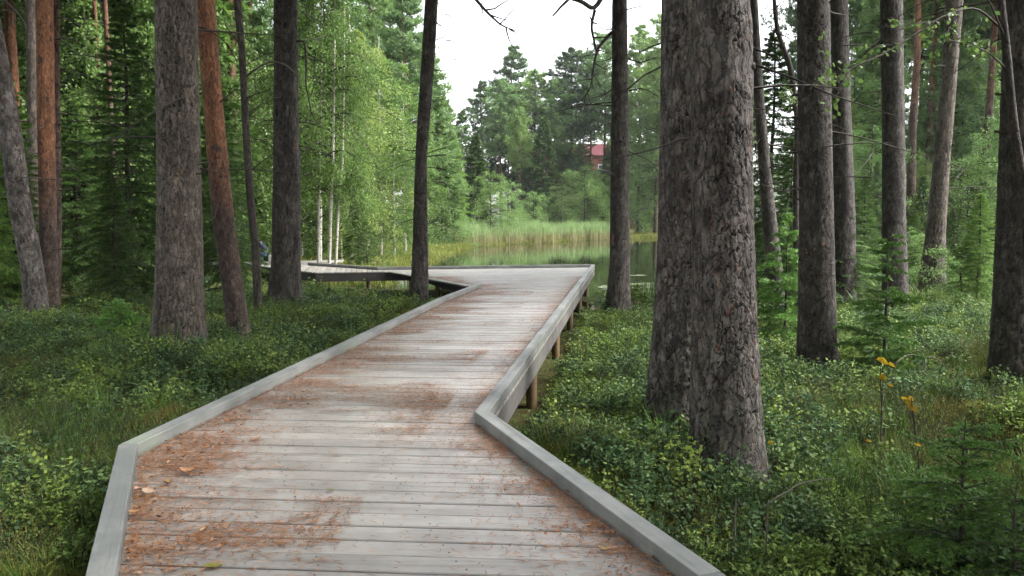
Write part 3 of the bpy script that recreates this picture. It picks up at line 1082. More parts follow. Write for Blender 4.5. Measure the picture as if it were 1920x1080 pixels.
TR_PIN = [far_trunk('pine_trunk_mesh', 19.5, 0.17, M_PINE_FAR, 100 + i) for i in range(3)]
TR_SPR = [far_trunk('spruce_trunk_mesh', 13.8, 0.13, M_SPRUCE_BARK, 110 + i) for i in range(2)]
TR_SPRN = [far_trunk('near_spruce_trunk_mesh', 8.8, 0.09, M_SPRUCE_BARK, 115 + i) for i in range(2)]
TR_LOW = [far_trunk('low_pine_trunk_mesh', 17.6, 0.18, M_PINE_FAR, 120 + i) for i in range(2)]
TR_BIR = [far_trunk('birch_trunk_mesh', 15, 0.10, M_BIRCH, 130 + i) for i in range(3)]
TR_BRD = [far_trunk('broadleaf_trunk_mesh', 8, 0.07, M_TWIG, 140 + i) for i in range(2)]
TR_SHR = [far_trunk('shrub_stem_mesh', 3.0, 0.03, M_TWIG, 150 + i) for i in range(2)]

KINDS = {
    'pine': ('pine_tree', 'pine tree', PIN, TR_PIN, 20.0),
    'lowpine': ('pine_tree', 'pine tree', PIN_LOW, TR_LOW, 18.0),
    'spruce': ('spruce_tree', 'spruce tree', SPR, TR_SPR, 14.0),
    'nspruce': ('spruce_tree', 'spruce tree', SPR_NEAR, TR_SPRN, 9.0),
    'birch': ('birch_tree', 'birch tree', BIR, TR_BIR, 16.0),
    'broad': ('broadleaf_tree', 'tree', BRD, TR_BRD, 9.0),
    'shrub': ('leafy_shrub', 'shrub', SHR, TR_SHR, 4.0),
}
trng = random.Random(77)
tree_spots = []


def add_tree(kind, x, y, H, label, group=None, wide=1.0, z=None, variant=None, rz=None):
    nm, cat, cr, tr, h0 = KINDS[kind]
    i = trng.randrange(len(cr)) if variant is None else variant
    zz = g1(x, y) if z is None else z
    root = empty(nm, (x, y, zz), trng.uniform(0, 6.28) if rz is None else rz, label=label, cat=cat, group=group)
    s = H / h0
    root.scale = (s * wide, s * wide, s)
    link('trunk', tr[i], root)
    link('crown', cr[i], root)
    tree_spots.append((x, y, 0.3 * s))
    return root


def tree_px(kind, px, topy, y, label, group=None, wide=1.0, **kw):
    """a tree at distance y whose top shows at pixel (px, topy)"""
    x = xat(px, y)
    zt = aty(px, topy, y).z
    zb = g1(x, y)
    return add_tree(kind, x, y, zt - zb, label, group, wide, **kw)


# ------------------------------------------------------------------ near pines, placed by their outline in the photograph
near = []
near_spots = []


def near_pine(name_cat, pts, y, mat, label, H=17.0, seed=0, nseg=72, dz=0.024, amp=0.018, cw=0.07, ch=0.16, crown=0, zfine=None, gz=None, flare=0.42, crown_kind='pine', sink=0.4, yt=0.0):
    """pts: list of (px left edge, px right edge, py) from base to the top of the frame"""
    base = aty((pts[0][0] + pts[0][1]) / 2, pts[0][2], y)
    zb = g1(base.x, y) if gz is None else gz
    P, R = [], []
    for (a, b, py) in pts:
        c = aty((a + b) / 2, py, y)
        P.append((c.x - base.x, 0, c.z - zb)); R.append((b - a) / 2 / F_PX * y * (1.0 + 0.0))
    P = np.array(P, float); R = np.array(R, float)
    o = np.argsort(P[:, 2]); P, R = P[o], R[o]
    # below ground
    P = np.vstack([[P[0, 0] - (P[1, 0] - P[0, 0]) * 0.1, 0, -sink], P]); R = np.concatenate([[R[0]], R])
    zt = P[-1, 2]
    if H > zt + 1:
        sl = (P[-1, 0] - P[-2, 0]) / max(0.1, P[-1, 2] - P[-2, 2])
        z = np.linspace(zt + 1, H, 6)
        rr = R[-1] * (1 - 0.85 * ((z - zt) / (H - zt)) ** 1.1)
        xx = P[-1, 0] + sl * (z - zt) * 0.6
        P = np.vstack([P, np.stack([xx, z * 0, z], 1)]); R = np.concatenate([R, rr])
    P[:, 1] = yt * P[:, 2]
    nm = name_cat[0]
    root = empty(nm, (base.x, y, zb), label=label, cat=name_cat[1])
    me = trunk_mesh(nm + '_trunk', P, R, mat, seed, nseg, dz, (zt + 0.3) if zfine is None else zfine, amp, cw, ch, flare)
    link('trunk', me, root)
    if crown is not None:
        cr = {'pine': PIN, 'low': PIN_LOW}[crown_kind]
        m = cr[crown % len(cr)]
        c = link('crown', m, root)
        c.scale = (1.1, 1.1, H / 20.0)
        c.location = (float(np.interp(H * 0.75, P[:, 2], P[:, 0])), float(yt * H * .75), 0)
        c.rotation_euler = (0, 0, seed * 1.3)
    near_spots.append((base.x, y, R[1] * 1.15))
    near.append((root, P, R))
    return root, P, R


PT = ('pine_tree', 'pine tree')
big_front = near_pine(PT, [(1290, 1436, 885), (1293, 1430, 800), (1296, 1420, 640), (1297, 1412, 500), (1296, 1408, 300), (1296, 1408, 0)], 5.6, M_PINE,
                      'thickest pine trunk with deeply plated grey bark, nearest the right kerb of the boardwalk', H=17, seed=3, nseg=220, dz=0.0105, amp=0.026, cw=0.055, ch=0.13, zfine=3.5)
big_back = near_pine(PT, [(1213, 1325, 785), (1222, 1335, 640), (1232, 1345, 500), (1238, 1352, 250), (1243, 1360, 0)], 7.1, M_PINE,
                     'thick plated pine trunk half hidden just behind the left side of the thickest pine', H=18, seed=9, nseg=170, dz=0.0135, amp=0.026, cw=0.055, ch=0.14, crown=1)
p_left_big = near_pine(PT, [(286, 386, 672), (293, 380, 560), (298, 375, 400), (297, 370, 200), (295, 366, 0)], 9.9, M_PINE_PALE,
                       'broad straight pine with pale grey furrowed bark standing left of the boardwalk', H=18, seed=15, nseg=120, dz=0.02, amp=0.026, cw=0.075, ch=0.2, crown=2)
p_orange = near_pine(PT, [(432, 472, 655), (418, 456, 540), (398, 437, 400), (383, 417, 200), (367, 401, 0)], 10.6, M_PINE_OR,
                     'leaning pine with orange upper bark and grey foot beside the broad pale pine', H=17, seed=21, nseg=72, dz=0.028, amp=0.012, cw=0.07, ch=0.16)
p_dark_left = near_pine(PT, [(503, 566, 563), (510, 562, 480), (514, 562, 300), (515, 557, 150), (515, 556, 0)], 16.2, M_PINE_DARK,
                        'dark thick straight pine standing in front of the far left arm of the boardwalk', H=20, seed=27, nseg=100, dz=0.035, amp=0.035, cw=0.12, ch=0.4, crown=1)
p_slim_left = near_pine(('slim_tree', 'tree'), [(476, 492, 572), (472, 487, 470), (463, 477, 380), (455, 468, 250), (448, 460, 100), (438, 452, 0)], 14.2, M_SPRUCE_BARK,
                        'thin dark trunk with bare twigs between the leaning orange pine and the dark pine', H=11, seed=33, nseg=24, dz=0.06, amp=0.006, crown=None)
p_bound = near_pine(PT, [(767, 804, 575), (772, 803, 500), (779, 800, 300), (788, 812, 150), (797, 821, 0)], 16.4, M_PINE_DARK,
                    'slightly leaning dark pine rising at the left kerb in front of the pond', H=18, seed=39, nseg=72, dz=0.04, amp=0.028, cw=0.1, ch=0.3, crown=0)
p_shore = near_pine(PT, [(1135, 1182, 585), (1143, 1181, 500), (1145, 1179, 300), (1147, 1177, 150), (1148, 1175, 0)], 15.6, M_PINE_DARK,
                    'straight dark pine at the pond edge right of the boardwalk tip', H=18, seed=45, nseg=72, dz=0.035, amp=0.02, cw=0.08, ch=0.25, crown=2)
p_r1 = near_pine(PT, [(1495, 1570, 712), (1497, 1565, 600), (1500, 1560, 400), (1498, 1556, 200), (1497, 1553, 0)], 9.5, M_PINE_DARK,
                 'straight brown grey pine, first one right of the thickest pine', H=17, seed=51, nseg=110, dz=0.018, amp=0.016, cw=0.06, ch=0.13)
p_r2 = near_pine(PT, [(1556, 1604, 560), (1563, 1602, 400), (1560, 1594, 200), (1556, 1588, 0)], 17.0, M_PINE_DARK,
                 'pine trunk partly hidden behind the right edge of the brown grey pine', H=18, seed=57, nseg=60, dz=0.04, amp=0.02, cw=0.09, ch=0.22, crown=1)
p_r3 = near_pine(PT, [(1655, 1703, 585), (1656, 1697, 420), (1655, 1693, 200), (1653, 1690, 0)], 15.2, M_PINE_DARK,
                 'straight dark pine behind the slim spruce sapling', H=18, seed=63, nseg=72, dz=0.035, amp=0.018, cw=0.08, ch=0.22, crown=2)
p_r4 = near_pine(PT, [(1726, 1772, 515), (1738, 1771, 440), (1752, 1779, 300), (1767, 1792, 150), (1776, 1804, 0)], 19.5, M_PINE_PALE,
                 'pine with shaggy lighter bark leaning right above the sunlit grass', H=18, seed=69, nseg=60, dz=0.045, amp=0.026, cw=0.11, ch=0.4, crown=0)
p_r5 = near_pine(PT, [(1856, 1935, 725), (1866, 1936, 560), (1876, 1938, 350), (1884, 1938, 150), (1889, 1938, 0)], 8.7, M_PINE_DARK,
                 'black brown pine cut off by the right edge of the photograph', H=17, seed=75, nseg=90, dz=0.02, amp=0.022, cw=0.075, ch=0.2, crown=1)
p_l1 = near_pine(PT, [(50, 92, 605), (42, 80, 500), (22, 58, 400), (2, 38, 250), (-30, 8, 90), (-50, -12, 0)], 13.4, M_PINE,
                 'grey pine trunk leaning far left at the left edge, foot joined with two others', H=15, seed=81, nseg=72, dz=0.03, amp=0.02, cw=0.08, ch=0.2, crown=2)
p_l2 = near_pine(PT, [(72, 110, 603), (76, 106, 470), (73, 102, 300), (71, 99, 120), (69, 97, 0)], 13.8, M_PINE_OR,
                 'upright orange pine at the left edge rising from behind the leaning grey trunk', H=17, seed=87, nseg=60, dz=0.035, amp=0.012, cw=0.07, ch=0.18)
p_l3 = near_pine(PT, [(95, 113, 600), (99, 115, 470), (101, 114, 300), (98, 111, 120), (96, 110, 0)], 14.6, M_PINE_FAR,
                 'slim reddish pine close behind the right side of the upright orange pine', H=15, seed=93, nseg=36, dz=0.05, amp=0.01, crown=1)
p_l4 = near_pine(PT, [(50, 76, 560), (53, 74, 300), (52, 71, 120), (48, 68, 0)], 20.0, M_PINE_PALE,
                 'grey pine standing farther back between the leaning trunk and the upright orange pine', H=18, seed=99, nseg=40, dz=0.06, amp=0.014, crown=2)
p_l0 = near_pine(PT, [(36, 52, 540), (26, 44, 300), (16, 34, 150), (6, 24, 0)], 23.0, M_PINE_OR,
                 'slim orange pine leaning left at the far left edge behind the grey trunk', H=18, seed=105, nseg=36, dz=0.07, amp=0.01, crown=0)
p_m1 = near_pine(('slim_pine', 'pine tree'), [(1449, 1476, 615), (1437, 1466, 500), (1424, 1446, 330), (1414, 1432, 180), (1406, 1420, 0)], 13.0, M_PINE_DARK,
                 'slim dark trunk curving up right behind the thickest pine', H=14, seed=111, nseg=36, dz=0.045, amp=0.01, cw=0.07, crown=1)
p_m2 = near_pine(('slim_tree', 'tree'), [(1492, 1503, 560), (1486, 1498, 400), (1490, 1501, 220), (1476, 1486, 120), (1453, 1461, 60), (1448, 1455, 0)], 14.5, M_SPRUCE_BARK,
                 'thin crooked bare tree between the thickest pine and the brown grey pine', H=8, seed=117, nseg=16, dz=0.07, amp=0.004, crown=None)


# bare branches hanging from trunks (parts of their trees)
def limb(tree, name, pix, y0, y1, r0, r1, mat=M_TWIG, seg=6, side=0, seed=0, leaves=None, wob=0.02):
    """a branch traced through the given photo points, its distance going from y0 to y1"""
    root = tree[0]
    n = len(pix)
    W = [aty(px, py, y0 + (y1 - y0) * i / (n - 1)) for i, (px, py) in enumerate(pix)]
    W = np.array([(w.x, w.y, w.z) for w in W]) - np.array(root.location)
    # resample smooth
    m = n * 4
    t = np.linspace(0, n - 1, m)
    P = np.stack([np.interp(t, np.arange(n), W[:, k]) for k in range(3)], 1)
    P2 = P.copy()
    for _ in range(2):
        P2[1:-1] = (P2[:-2] + 2 * P2[1:-1] + P2[2:]) / 4
    r = np.random.RandomState(seed)
    A = Acc()
    A.tube(P2, np.linspace(r0, r1, m), seg, 0, 0.5)
    L = np.linalg.norm(P2[-1] - P2[0])
    tips = []
    for k in range(side):
        i = r.randint(m // 4, m - 1)
        d = P2[min(i + 1, m - 1)] - P2[i - 1]; d /= np.linalg.norm(d)
        s = r.normal(size=3); s[1] *= 0.7
        dd = d * 0.8 + s * 0.6; dd /= np.linalg.norm(dd)
        l = L * r.uniform(0.08, 0.28)
        q = np.linspace(0, 1, 6)[:, None]
        tw = P2[i] + dd * l * q + r.normal(size=3) * 0.15 * l * q ** 2 + r.normal(size=(6, 3)) * 0.01 * l
        A.tube(tw, np.linspace(max(r1, r0 * 0.35), r1 * 0.5, 6), 4, 0, 0.5)
        tips.append(tw)
    link(name, A.mesh(name, [mat]), root)
    if leaves:
        num, ls, lm = leaves
        B = Acc()
        Ps = []
        for _ in range(num):
            tw = tips[r.randint(len(tips))] if tips and r.rand() < 0.8 else P2[m // 2:]
            Ps.append(tw[r.randint(1, len(tw))] + r.normal(size=3) * 0.02)
        Ps = np.array(Ps)
        D = r.normal(size=(num, 3)) + np.array((0, 0, -0.6))
        add_leaves(B, Ps, D, r.uniform(0.6, 1.2, num) * ls, r.uniform(0.5, 0.75, num) * ls, r, 0, flat=0.5)
        link('leaf_sprays', B.mesh('leaf_sprays', [lm]), root, kind='stuff')


limb(p_shore, 'bare_branch', [(1147, 60), (1120, 90), (1112, 130), (1108, 165), (1090, 190)], 15.6, 15.0, 0.035, 0.01, side=10, seed=1)
limb(p_shore, 'bare_branch', [(1148, -40), (1115, 20), (1090, 2), (1060, -6), (1030, -30)], 15.6, 14.0, 0.05, 0.03, side=6, seed=2)
limb(p_shore, 'bare_branch', [(1115, 20), (1108, 50), (1118, 95)], 15.0, 14.6, 0.035, 0.02, side=4, seed=22)
limb(p_shore, 'bare_branch', [(1178, 110), (1200, 118), (1230, 108)], 15.6, 15.2, 0.02, 0.006, side=5, seed=3)
limb(p_shore, 'bare_branch', [(1180, 170), (1205, 165), (1235, 180)], 15.6, 15.0, 0.018, 0.005, side=5, seed=4)
limb(p_bound, 'bare_branch', [(815, -90), (860, -40), (893, 0), (915, 25), (940, 48), (968, 58)], 16.4, 14.0, 0.05, 0.008, side=9, seed=5)
limb(p_bound, 'bare_branch', [(818, 75), (835, 68), (850, 70)], 16.4, 16.0, 0.012, 0.004, side=2, seed=6)
limb(p_dark_left, 'bare_branch', [(556, 78), (572, 76), (574, 120), (573, 160), (580, 190), (584, 215)], 16.2, 15.4, 0.028, 0.01, side=5, seed=7)
limb(p_slim_left, 'bare_branch', [(460, 145), (480, 128), (510, 114), (535, 120), (556, 140), (572, 152)], 14.2, 13.4, 0.022, 0.006, mat=M_TWIG_PALE, side=5, seed=8)
limb(p_slim_left, 'bare_branch', [(463, 215), (490, 195), (515, 186)], 14.2, 14.6, 0.012, 0.003, side=5, seed=9)
limb(p_slim_left, 'bare_branch', [(458, 185), (485, 175), (512, 165)], 14.2, 13.6, 0.012, 0.003, side=5, seed=10)
limb(p_slim_left, 'bare_branch', [(470, 320), (495, 300), (520, 282)], 14.2, 13.6, 0.012, 0.003, side=5, seed=11)
limb(p_slim_left, 'bare_branch', [(455, 90), (425, 50), (400, 30)], 14.2, 13.8, 0.012, 0.003, side=5, seed=12)
limb(p_m2, 'bare_branch', [(1452, 60), (1478, 70), (1497, 100)], 14.5, 14.2, 0.015, 0.005, side=4, seed=13)
limb(p_m2, 'bare_branch', [(1450, 20), (1462, 8), (1470, -10)], 14.5, 14.2, 0.015, 0.005, side=3, seed=14)
limb(p_r2, 'bare_branch', [(1556, 160), (1600, 120), (1640, 85), (1668, 60)], 17, 16, 0.022, 0.006, side=8, seed=15)
limb(p_l1, 'bare_branch', [(8, 0), (30, 20), (55, 55)], 13.4, 12.6, 0.016, 0.005, side=3, seed=16)
limb(p_l3, 'bare_branch', [(113, 75), (130, 85), (150, 100)], 14.6, 14.2, 0.012, 0.004, side=3, seed=17)
limb(p_l3, 'bare_branch', [(113, 155), (130, 165), (160, 178)], 14.6, 14.2, 0.010, 0.003, side=3, seed=18)
# dead stubs on the near trunks
srng = random.Random(8)
for T_, n_ in ((p_left_big, 4), (p_dark_left, 5), (p_bound, 9), (p_shore, 9), (p_r1, 5), (p_r3, 8), (p_r4, 6), (p_l2, 6), (p_orange, 9), (p_r2, 6), (p_m1, 9)):
    root_, P_, R_ = T_
    for k in range(n_):
        z = srng.uniform(1.2, 7.0); a = srng.uniform(0, 6.28)
        x, y_, r = [float(np.interp(z, P_[:, 2], q)) for q in (P_[:, 0], P_[:, 1], R_)]
        L = srng.uniform(0.1, 0.7)
        A = Acc()
        c = curve_pts((x + r * .8 * math.cos(a), y_ + r * .8 * math.sin(a), z), (x + (r + L) * math.cos(a), y_ + (r + L) * math.sin(a), z + srng.uniform(-.25, .2)), (0, 0, srng.uniform(-.06, .06)), 6, 0.012, k)
        A.tube(c, np.linspace(0.014, 0.004, 6), 5, 0, 0.5)
        link('branch_stub', A.mesh('branch_stub', [M_TWIG_PALE if k % 2 else M_TWIG]), root_)

# knot holes on the nearest pine
root_, P_, R_ = big_front
for (px, py) in ((1403, 130), (1305, 240)):
    w = aty(px, py, 5.6)
    A = Acc()
    z = w.z - root_.location.z
    x0 = float(np.interp(z, P_[:, 2], P_[:, 0])); r0 = float(np.interp(z, P_[:, 2], R_))
    dx = w.x - root_.location.x - x0
    a = -math.acos(max(-0.98, min(0.98, dx / r0)))
    c = [(x0 + (r0 - 0.03 + q) * math.cos(a), (r0 - 0.03 + q) * math.sin(a), z + 0.1 * q) for q in (0, .03, .045, .05)]
    A.tube(c, [0.035, 0.032, 0.022, 0.008], 9, 0, .5)
    link('branch_knot', A.mesh('branch_knot', [M_TWIG]), root_)

# slim leafy tree at the right edge, with long arching branches over to the left
slim_r = near_pine(('slim_tree', 'tree'), [(1925, 1940, 700), (1920, 1936, 500), (1912, 1926, 330), (1896, 1912, 270), (1888, 1902, 180), (1880, 1893, 80), (1868, 1882, 0)], 7.2, M_SPRUCE_BARK,
                   'thin smooth curving stem in front of the dark pine at the right edge', H=6, seed=123, nseg=20, dz=0.04, amp=0.003, crown=None)
limb(slim_r, 'long_branch', [(1884, 60), (1830, 10), (1766, 30), (1700, 75), (1650, 105), (1600, 125), (1562, 155)], 7.2, 6.4, 0.011, 0.003, side=14, seed=20, leaves=(170, 0.06, L_BROAD))
limb(slim_r, 'long_branch', [(1888, 130), (1850, 95), (1800, 80), (1760, 70)], 7.2, 6.8, 0.010, 0.003, side=9, seed=21, leaves=(120, 0.06, L_BROAD))
limb(slim_r, 'long_branch', [(1884, 70), (1850, -10), (1800, -30), (1740, -20)], 7.2, 6.4, 0.010, 0.003, side=9, seed=23, leaves=(90, 0.05, L_BROAD))
limb(p_m1, 'leafy_twig', [(1432, 190), (1470, 175), (1495, 190)], 12.6, 12.0, 0.008, 0.003, side=8, seed=24, leaves=(90, 0.06, L_BROAD))

# ------------------------------------------------------------------ birches by the boardwalk
for (x0, x1, xt, yb, lab, wv) in ((597, 597, 600, 494, 'left birch of the white stemmed trio beside the far boardwalk', 0.8), (617, 620, 624, 495, 'middle and thickest birch of the white stemmed trio beside the far boardwalk', 1.0), (629, 634, 642, 495, 'right leaning birch of the white stemmed trio beside the far boardwalk', 0.9)):
    y = 25.0 if x0 != 617 else 24.6
    w = 3.2 * wv
    T_ = near_pine(('birch_tree', 'birch tree'), [(x0 - w, x0 + w, yb + 10), (x1 - w * .95, x1 + w * .95, 400), (xt - w * .85, xt + w * .85, 300), (xt + 3 - w * .6, xt + 3 + w * .6, 120), (xt + 4 - w * .4, xt + 4 + w * .4, 0)], y, M_BIRCH, lab, H=12, seed=x0, nseg=14, dz=0.1, amp=0.002, crown=None, flare=0.2)
    c = link('crown', BIR[x0 % 3], T_[0]); c.scale = (0.55, 0.55, 0.75); c.rotation_euler = (0, 0, x0)
    c.location = (0, 0, 1.0)

# ------------------------------------------------------------------ forest
G_L = 'dense spruces left of the boardwalk'
# dark spruces close on the left
for px, ty, y, kind, lab in (
        (25, 150, 17, 'nspruce', 'dark spruce behind the leaning grey trunk at the left edge'),
        (150, 190, 21, 'nspruce', 'dark layered spruce with low boughs between the orange pine and the pale pine'),
        (250, 20, 17.5, 'nspruce', 'tall dark spruce directly behind the broad pale pine'),
        (215, 330, 15.5, 'nspruce', 'low bushy spruce left of the broad pale pine'),
        (420, 160, 19, 'nspruce', 'spruce behind the leaning orange pine'),
        (452, 280, 31, 'nspruce', 'spruce between the leaning orange pine and the thin twiggy trunk'),
        (-60, 60, 15, 'nspruce', 'spruce reaching in from beyond the left edge'),
        (340, 60, 24, 'spruce', 'tall spruce hidden behind the broad pale pine'),
        (90, 60, 26, 'spruce', 'tall dark spruce behind the group of joined pines')):
    tree_px(kind, px, ty, y, lab, wide=1.15)
frng = random.Random(21)
# left forest in depth
for (y0, y1, n, pxa, pxb) in ((26, 38, 22, -120, 560), (38, 58, 26, -60, 560), (58, 90, 24, 0, 640)):
    for k in range(n):
        px = pxa + (pxb - pxa) * (k + frng.uniform(0, 1)) / n
        y = frng.uniform(y0, y1)
        q = frng.random()
        if q < 0.40: kind, H, lab = 'pine', frng.uniform(18, 23), 'tall slim pine in the dense forest left of the boardwalk'
        elif q < 0.72: kind, H, lab = 'spruce', frng.uniform(12, 19), 'dark spruce in the dense forest left of the boardwalk'
        elif q < 0.9: kind, H, lab = 'broad', frng.uniform(7, 12), 'leafy tree in the dense forest left of the boardwalk'
        else: kind, H, lab = 'birch', frng.uniform(13, 17), 'birch in the dense forest left of the boardwalk'
        add_tree(kind, xat(px, y), y, H, lab, 'forest trees left of the boardwalk')
erng = random.Random(5)
for k in range(20):
    px = erng.uniform(-650, -70) if k < 13 else erng.uniform(1990, 2500)
    y = erng.uniform(14, 60)
    add_tree(('spruce', 'pine', 'broad', 'lowpine')[k % 4], xat(px, y), y, (15, 19, 10, 14)[k % 4], 'unseen tree of the surrounding wood, added to shade the near deck', 'wood around the viewpoint')
for k in range(16):
    y = frng.uniform(24, 40)
    add_tree('broad', xat(20 + k * 34 + frng.uniform(-12, 12), y), y, frng.uniform(9, 13), 'leafy tree in the dense forest left of the boardwalk', 'forest trees left of the boardwalk')
for px, y, col in ((203, 24, 0), (222, 22, 0), (130, 30, 0), (145, 34, 0)):
    add_tree('pine', xat(px, y), y, 20, wide=0.5, label={203: 'slim reddish pine with short dead branches between the orange pine and the pale pine', 222: 'slender grey pine just right of the slim reddish pine', 130: 'distant reddish pine seen right of the joined pines', 145: 'farther reddish pine deep in the left forest'}[px])
# birches and light foliage above the far arm of the boardwalk
for px, ty, y, lab in ((600, -60, 31, 'tall birch with fresh green leaves right of the dark left pine'), (660, -20, 35, 'tall yellow green birch behind the white stemmed trio'), (715, 40, 38, 'yellowing birch left of the pine at the left kerb'), (760, 90, 42, 'birch whose crown spreads behind the pine at the left kerb'), (565, 40, 36, 'birch behind the dark left pine'), (690, 120, 46, 'shorter birch inside the light green mass above the far boardwalk'), (640, 200, 33, 'young birch with hanging leaves over the white stems'), (740, 230, 36, 'small birch with drooping yellow leaves near the shore')):
    tree_px('birch', px, ty, y, lab, wide=1.15)
for px, ty, y, kind, lab in ((560, -80, 50, 'spruce', 'tall spruce rising behind the green birches'), (640, -120, 55, 'lowpine', 'tall pine behind the birches near the left'), (700, -60, 58, 'lowpine', 'broad pine crown above the birches'), (765, -40, 56, 'lowpine', 'pine crown left of the sky gap'), (800, 60, 60, 'lowpine', 'pine whose crown borders the sky gap'), (735, -100, 66, 'pine', 'tall pine behind the left side of the sky gap'), (600, 300, 44, 'shrub', 'green shrub behind the birch trio'),
                             (672, 330, 29, 'nspruce', 'bright green young spruce right of the white birch stems'), (690, 410, 28, 'shrub', 'low green bush at the kerb right of the birch stems')):
    tree_px(kind, px, ty, y, lab)
# shore trees, left of the pond
for px, ty, y, kind, wd, lab in (
        (835, 180, 64, 'lowpine', 1.0, 'green pine beside the sky gap left of the pond'), (812, 130, 58, 'spruce', 1.1, 'tall spruce right behind the kerb pine'),
        (868, 205, 78, 'lowpine', .9, 'pointed conifer in the dip of the skyline'), (850, 250, 66, 'spruce', 1.4, 'mid green spruce at the left pond shore'),
        (893, 255, 72, 'spruce', 1.5, 'broad pale green spruce at the left pond shore'), (920, 300, 69, 'broad', 1.2, 'bright green leafy tree at the left end of the reeds'),
        (955, 320, 74, 'broad', .9, 'light green leafy tree behind the reeds'), (800, 330, 56, 'shrub', 1.2, 'bush right behind the kerb pine at the shore'), (760, 360, 52, 'broad', .9, 'small leafy tree left behind the kerb pine'), (850, 380, 60, 'shrub', 1.4, 'low bush at the mossy left shore')):
    tree_px(kind, px, ty, y, lab, wide=wd)
# skyline beyond the pond
for px, ty, y, kind, wd, lab in (
        (905, 150, 112, 'lowpine', 1.15, 'left shoulder pine of the skyline beyond the pond'), (962, 84, 112, 'lowpine', 1.25, 'highest pointed pine of the skyline beyond the pond'),
        (940, 150, 104, 'pine', 1.2, 'straight stemmed pine left of the highest skyline pine'), (1003, 130, 108, 'pine', 1.2, 'pine right of the highest skyline pine'),
        (1040, 150, 104, 'pine', 1.1, 'pine with thin crown left of the hanging branch'), (1068, 90, 106, 'pine', 1.3, 'flat crowned pine below the hanging branch'),
        (1105, 100, 110, 'pine', 1.0, 'thin dark stemmed pine beside the gap of sky'), (1130, 60, 104, 'pine', 1.1, 'pine left of the straight shore pine'),
        (1195, 45, 100, 'lowpine', 1.0, 'pine crown right of the straight shore pine'), (1228, 90, 96, 'lowpine', 1.0, 'pine crown touching the left edge of the thick double trunk'),
        (1250, 20, 92, 'pine', 1.2, 'tall pine behind the thick double trunk'), (1165, 130, 104, 'pine', .9, 'pine hidden by the straight shore pine'),
        (975, 200, 100, 'pine', .9, 'shorter pine under the highest skyline pine'), (1020, 220, 98, 'spruce', 1.2, 'spruce under the skyline pines')):
    tree_px(kind, px, ty, y, lab, wide=wd)
for px, ty, y, kind, wd, lab in (
        (1000, 345, 84, 'broad', 1.1, 'round light green tree behind the middle of the reeds'), (1028, 378, 88, 'spruce', 1.0, 'little pointed tree standing in the reeds'),
        (1052, 330, 88, 'broad', 1.2, 'leafy tree right of the little pointed tree'), (1095, 290, 92, 'broad', 1.3, 'pale green leafy tree below the red roof'),
        (1130, 310, 95, 'broad', 1.1, 'leafy tree left behind the straight shore pine'), (1195, 320, 97, 'broad', 1.2, 'bluish green leafy tree right of the shore pine'),
        (1225, 300, 97, 'broad', 1.2, 'leafy tree at the left edge of the thick double trunk'), (975, 385, 90, 'shrub', 1.3, 'bush behind the left part of the reeds'),
        (1150, 380, 99, 'shrub', 1.3, 'bush at the far shore behind the shore pine'), (1075, 385, 96, 'shrub', 1.2, 'bush at the far shore right of the reeds middle'), (1215, 390, 97, 'shrub', 1.2, 'bush at the far shore left of the double trunk')):
    tree_px(kind, px, ty, y, lab, wide=wd)
for k in range(9):
    tree_px(('lowpine', 'broad', 'spruce')[k % 3], 985 + k * 31 + frng.uniform(-8, 8), frng.uniform(262, 310) if k % 3 != 1 else 330, frng.uniform(113, 122), 'crown screening the red roofed building beyond the pond', 'wood beyond the pond', 1.2)
for k in range(13):
    px = 870 + k * 30 + frng.uniform(-8, 8)
    y = frng.uniform(104, 128)
    kind, H = (('pine', frng.uniform(19, 23)), ('lowpine', frng.uniform(9, 15)), ('broad', frng.uniform(8, 12)))[k % 3]
    if kind == 'pine' and (px < 930 or 1080 < px < 1140): kind, H = 'broad', 10
    add_tree(kind, xat(px, y), y, H, {'pine': 'slender pine deep in the wood beyond the pond', 'lowpine': 'bushy pine deep in the wood beyond the pond', 'broad': 'leafy tree deep in the wood beyond the pond'}[kind], 'wood beyond the pond')
for px, ty, y, kind, wd in ((1088, 268, 104, 'lowpine', 1.5), (1140, 285, 103, 'lowpine', 1.3), (1100, 300, 97, 'broad', 1.3), (1066, 280, 106, 'lowpine', 1.4)):
    tree_px(kind, px, ty, y, 'crown screening the red roofed building beyond the pond', 'wood beyond the pond', wd)
for px, ty, y, kind, wd, lab in ((1618, 330, 22, 'nspruce', 1.0, 'young spruce in the gap between the two straight right pines'), (1600, 430, 19, 'shrub', 1.2, 'low leafy shrub behind the brown grey pine'), (1715, 400, 24, 'nspruce', 1.1, 'young spruce between the straight dark pine and the shaggy pine'),
        (1700, 250, 34, 'broad', 1.0, 'leafy tree between the straight dark pine and the shaggy pine, farther back'), (1790, 370, 30, 'nspruce', 1.1, 'young spruce behind the sunlit grass'), (1845, 390, 23, 'shrub', 1.3, 'low shrub left of the right edge pine'),
        (1870, 330, 27, 'nspruce', 1.2, 'spruce behind the right edge pine'), (1640, 300, 28, 'lowpine', .9, 'bushy pine behind the gap of the two straight right pines'), (1540, 300, 27, 'nspruce', 1.2, 'spruce hidden behind the brown grey pine'), (1580, 180, 36, 'lowpine', .9, 'bushy pine behind the half hidden right pine'),
        (1830, 120, 40, 'lowpine', 1.0, 'bushy pine with light needles left of the right edge pine'), (1740, 100, 44, 'lowpine', 1.0, 'bushy pine behind the shaggy pine')):
    tree_px(kind, px, ty, y, lab, wide=wd)
